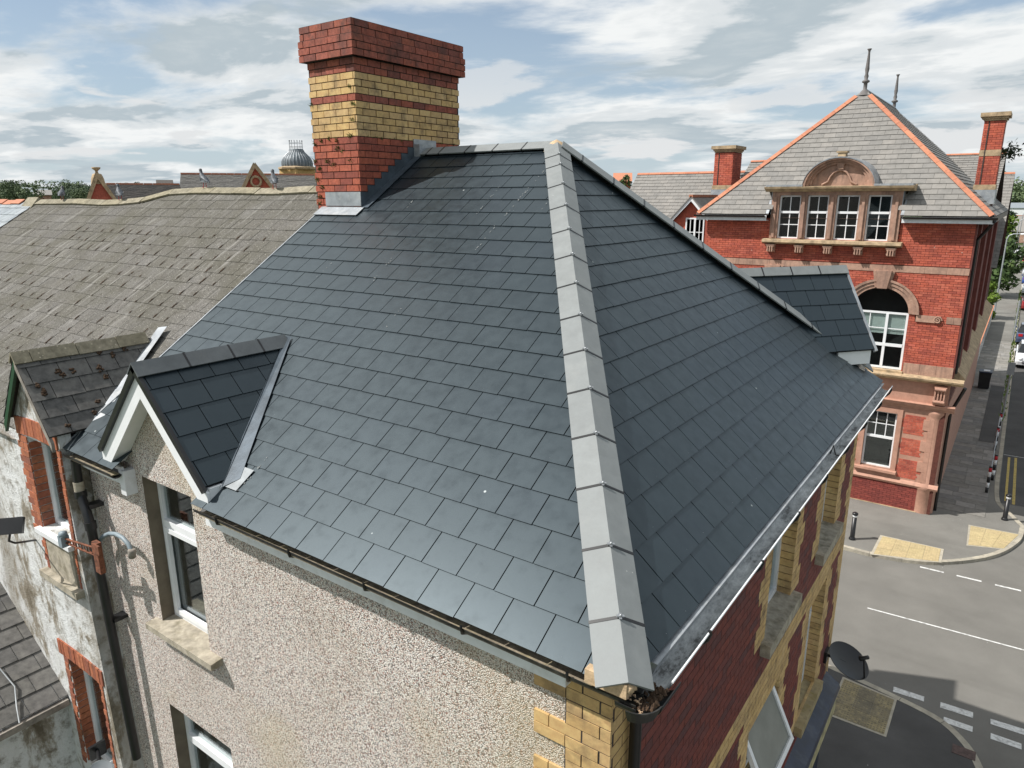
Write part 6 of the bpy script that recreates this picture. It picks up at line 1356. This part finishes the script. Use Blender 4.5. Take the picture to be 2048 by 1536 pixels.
# domed cupola
ct = at(595, 334, 76); cup = thing('cupola', (ct.x, ct.y, G0), 'ribbed grey lead dome with iron cresting behind the roofs', 'cupola')
mb = MB(); mb.box((ct.x - 1.25, ct.y - 1.25, G0), (ct.x + 1.25, ct.y + 1.25, ct.z - .15)); mb.build('drum', M['brick_yellow'], cup)
mb = MB(); mb.lathe((ct.x, ct.y, ct.z - .3), [(1.7, 0), (1.85, .1), (1.85, .25), (1.55, .35)], 8, smooth=False); mb.build('cornice', M['stone_ledge'], cup)
mb = MB(); mb.lathe((ct.x, ct.y, ct.z), [(r_ * .72, h_ * .72) for r_, h_ in [(1.98, 0), (2.05, .35), (1.98, .8), (1.75, 1.25), (1.35, 1.65), (1.05, 1.95), (.95, 2.2), (.92, 2.35), (0, 2.36)]], 28); mb.build('dome', M['rail_old'], cup)
mb = MB()
for k in range(28):
    a = 2 * math.pi * k / 28; mb.tube([(ct.x + math.cos(a) * r_ * .72, ct.y + math.sin(a) * r_ * .72, ct.z + h * .72) for r_, h in [(2.0, 0), (2.07, .35), (2.0, .8), (1.77, 1.25), (1.37, 1.65), (1.07, 1.95), (.97, 2.2)]], .035, 4)
mb.build('rib', M['lead'], cup)
mb = MB()
for k in range(14):
    a = 2 * math.pi * k / 14; p = Vector((ct.x + math.cos(a) * .62, ct.y + math.sin(a) * .62, ct.z + 1.69)); mb.tube([p, p + Z_ * .75], .022, 4); q = Vector((ct.x + math.cos(a + .45) * .62, ct.y + math.sin(a + .45) * .62, ct.z + 1.69)); mb.tube([p + Z_ * .55, q + Z_ * .55], .02, 4); mb.tube([p + Z_ * .2, q + Z_ * .2], .02, 4); mb.lathe(p + Z_ * .75, [(0, -.06), (.05, 0), (0, .08)], 6)
mb.build('iron_cresting', M['lead'], cup)
houseblock('far_hall', 'low grey roof just above the dark terrace ridge', 316, 346, 378, 361, 130, 12, 'slate_dark', 'brick_school', None)
# ------------------------------------------------------------------ hills, wood and far houses
random.seed(55)
def hill(name, px0, px1, n, d0, d1, tops, mat):
    mb = MB(); rows = []
    for k in range(n + 1):
        px = px0 + (px1 - px0) * k / n; f = k / n * (len(tops) - 1); i = min(int(f), len(tops) - 2); py = tops[i] + (tops[i + 1] - tops[i]) * (f - i)
        a = at(px, 420, d0); b = at(px, py, d1); a.z = G0 - .2; c = at(px, py, d1 * 1.6); c.z = b.z - 4; m_ = a.lerp(b, .5); m_.z = a.z + (b.z - a.z) * .35
        rows.append((a, m_, b, c))
    for p, q in zip(rows, rows[1:]):
        for i in range(3): mb.poly([p[i], q[i], q[i + 1], p[i + 1]], 0, True)
    return mb.build(name, mat, kind='structure')
hill('hill', -500, 420, 40, 110, 420, [386, 385, 384, 383, 384, 386, 388, 390], M['grass'])
hill('hill', 420, 1900, 40, 200, 700, [390, 391, 390, 389, 390, 389, 388], M['grass'])
hill('hill', 1900, 2600, 24, 300, 900, [384, 380, 374, 370, 366, 364], M['grass'])
def wood(name, label, spots, mat):
    mb = MB()
    for (px, py, d, r) in spots:
        c = at(px, py, d)
        for q in range(7):
            o = Vector((random.gauss(0, 1), random.gauss(0, 1), random.gauss(0, .6))) * r * .45; leaves(mb, c + o, r * .55, r * .55, r * .5, 150, r * .085, .6)
    return tag(mb.build(name, M[mat]), label, 'wood', kind='stuff')
S = [(random.uniform(-60, 270), random.uniform(383, 396), random.uniform(300, 420), random.uniform(3.0, 5.0)) for _ in range(64)] + [(px, 379, 400, 4) for px in (20, 35, 58, 130, 172, 255, 262)]
wood('far_wood', 'dark green wooded hillside on the left horizon', S[::2], 'leaf_hazed'); wood('far_wood', 'mid green trees among the houses of the left hillside', S[1::2], 'leaf_hazed2')
wood('near_wood', 'bright green scrub just above the left roofs', [(random.uniform(-40, 60), random.uniform(390, 402), random.uniform(120, 190), random.uniform(1.6, 2.5)) for _ in range(12)] + [(160, 392, 150, 1.5), (163, 386, 150, 1.2)], 'leaf_hazed2')
wood('far_wood', 'green hillside trees at the right end of the street', [(random.uniform(2012, 2100), random.uniform(378, 405), random.uniform(420, 800), random.uniform(6, 12)) for _ in range(22)], 'leaf_hazed2')
wood('far_wood', 'low line of trees on the horizon right of the hip ridge', [(random.uniform(1160, 1300), random.uniform(384, 392), random.uniform(400, 600), random.uniform(4, 6)) for _ in range(14)], 'leaf_hazed')
houseblock('hill_house', 'red brick house with blue grey roof among the hillside trees', 42, 66, 386, 375, 260, 9, 'slate_pale', 'brick_school', None, 2, group='houses on the hillside')
houseblock('hill_house', 'brick house half hidden below the hillside wood', 64, 96, 388, 378, 240, 9, 'slate_pale', 'brick_school', None, 2, group='houses on the hillside')
houseblock('hill_house', 'pale house with grey brown roof just behind the old ridge', 70, 86, 390, 381, 150, 8, 'slate_school', 'stone', None, 1, group='houses on the hillside')
houseblock('hill_house', 'pale house with grey brown roof, right of its twin behind the ridge', 87, 102, 390, 381, 148, 8, 'slate_school', 'stone', None, 1, group='houses on the hillside')
houseblock('hill_house', 'far brick house peeping over the hip tiles', 1228, 1262, 362, 347, 120, 9, 'orange_tile', 'brick_school', None, 1)
tree('far_tree', at(1250, 392, 112), 3.0, 1.1, 400, .18, 'leaf_mid', 'small tree before the far house over the hip', 7)
houseblock('street_end_house', 'grey terraced houses closing the side street', 2000, 2090, 462, 432, 215, 10, 'slate_school', 'stone', 'orange_tile', 4)
houseblock('far_warehouse', 'long low blue roofed shed beyond the street end', 1985, 2130, 416, 406, 330, 20, 'slate_pale', 'fascia', None)
houseblock('far_warehouse', 'white building on the right hillside', 2024, 2090, 388, 378, 600, 20, 'fascia', 'fascia', None)
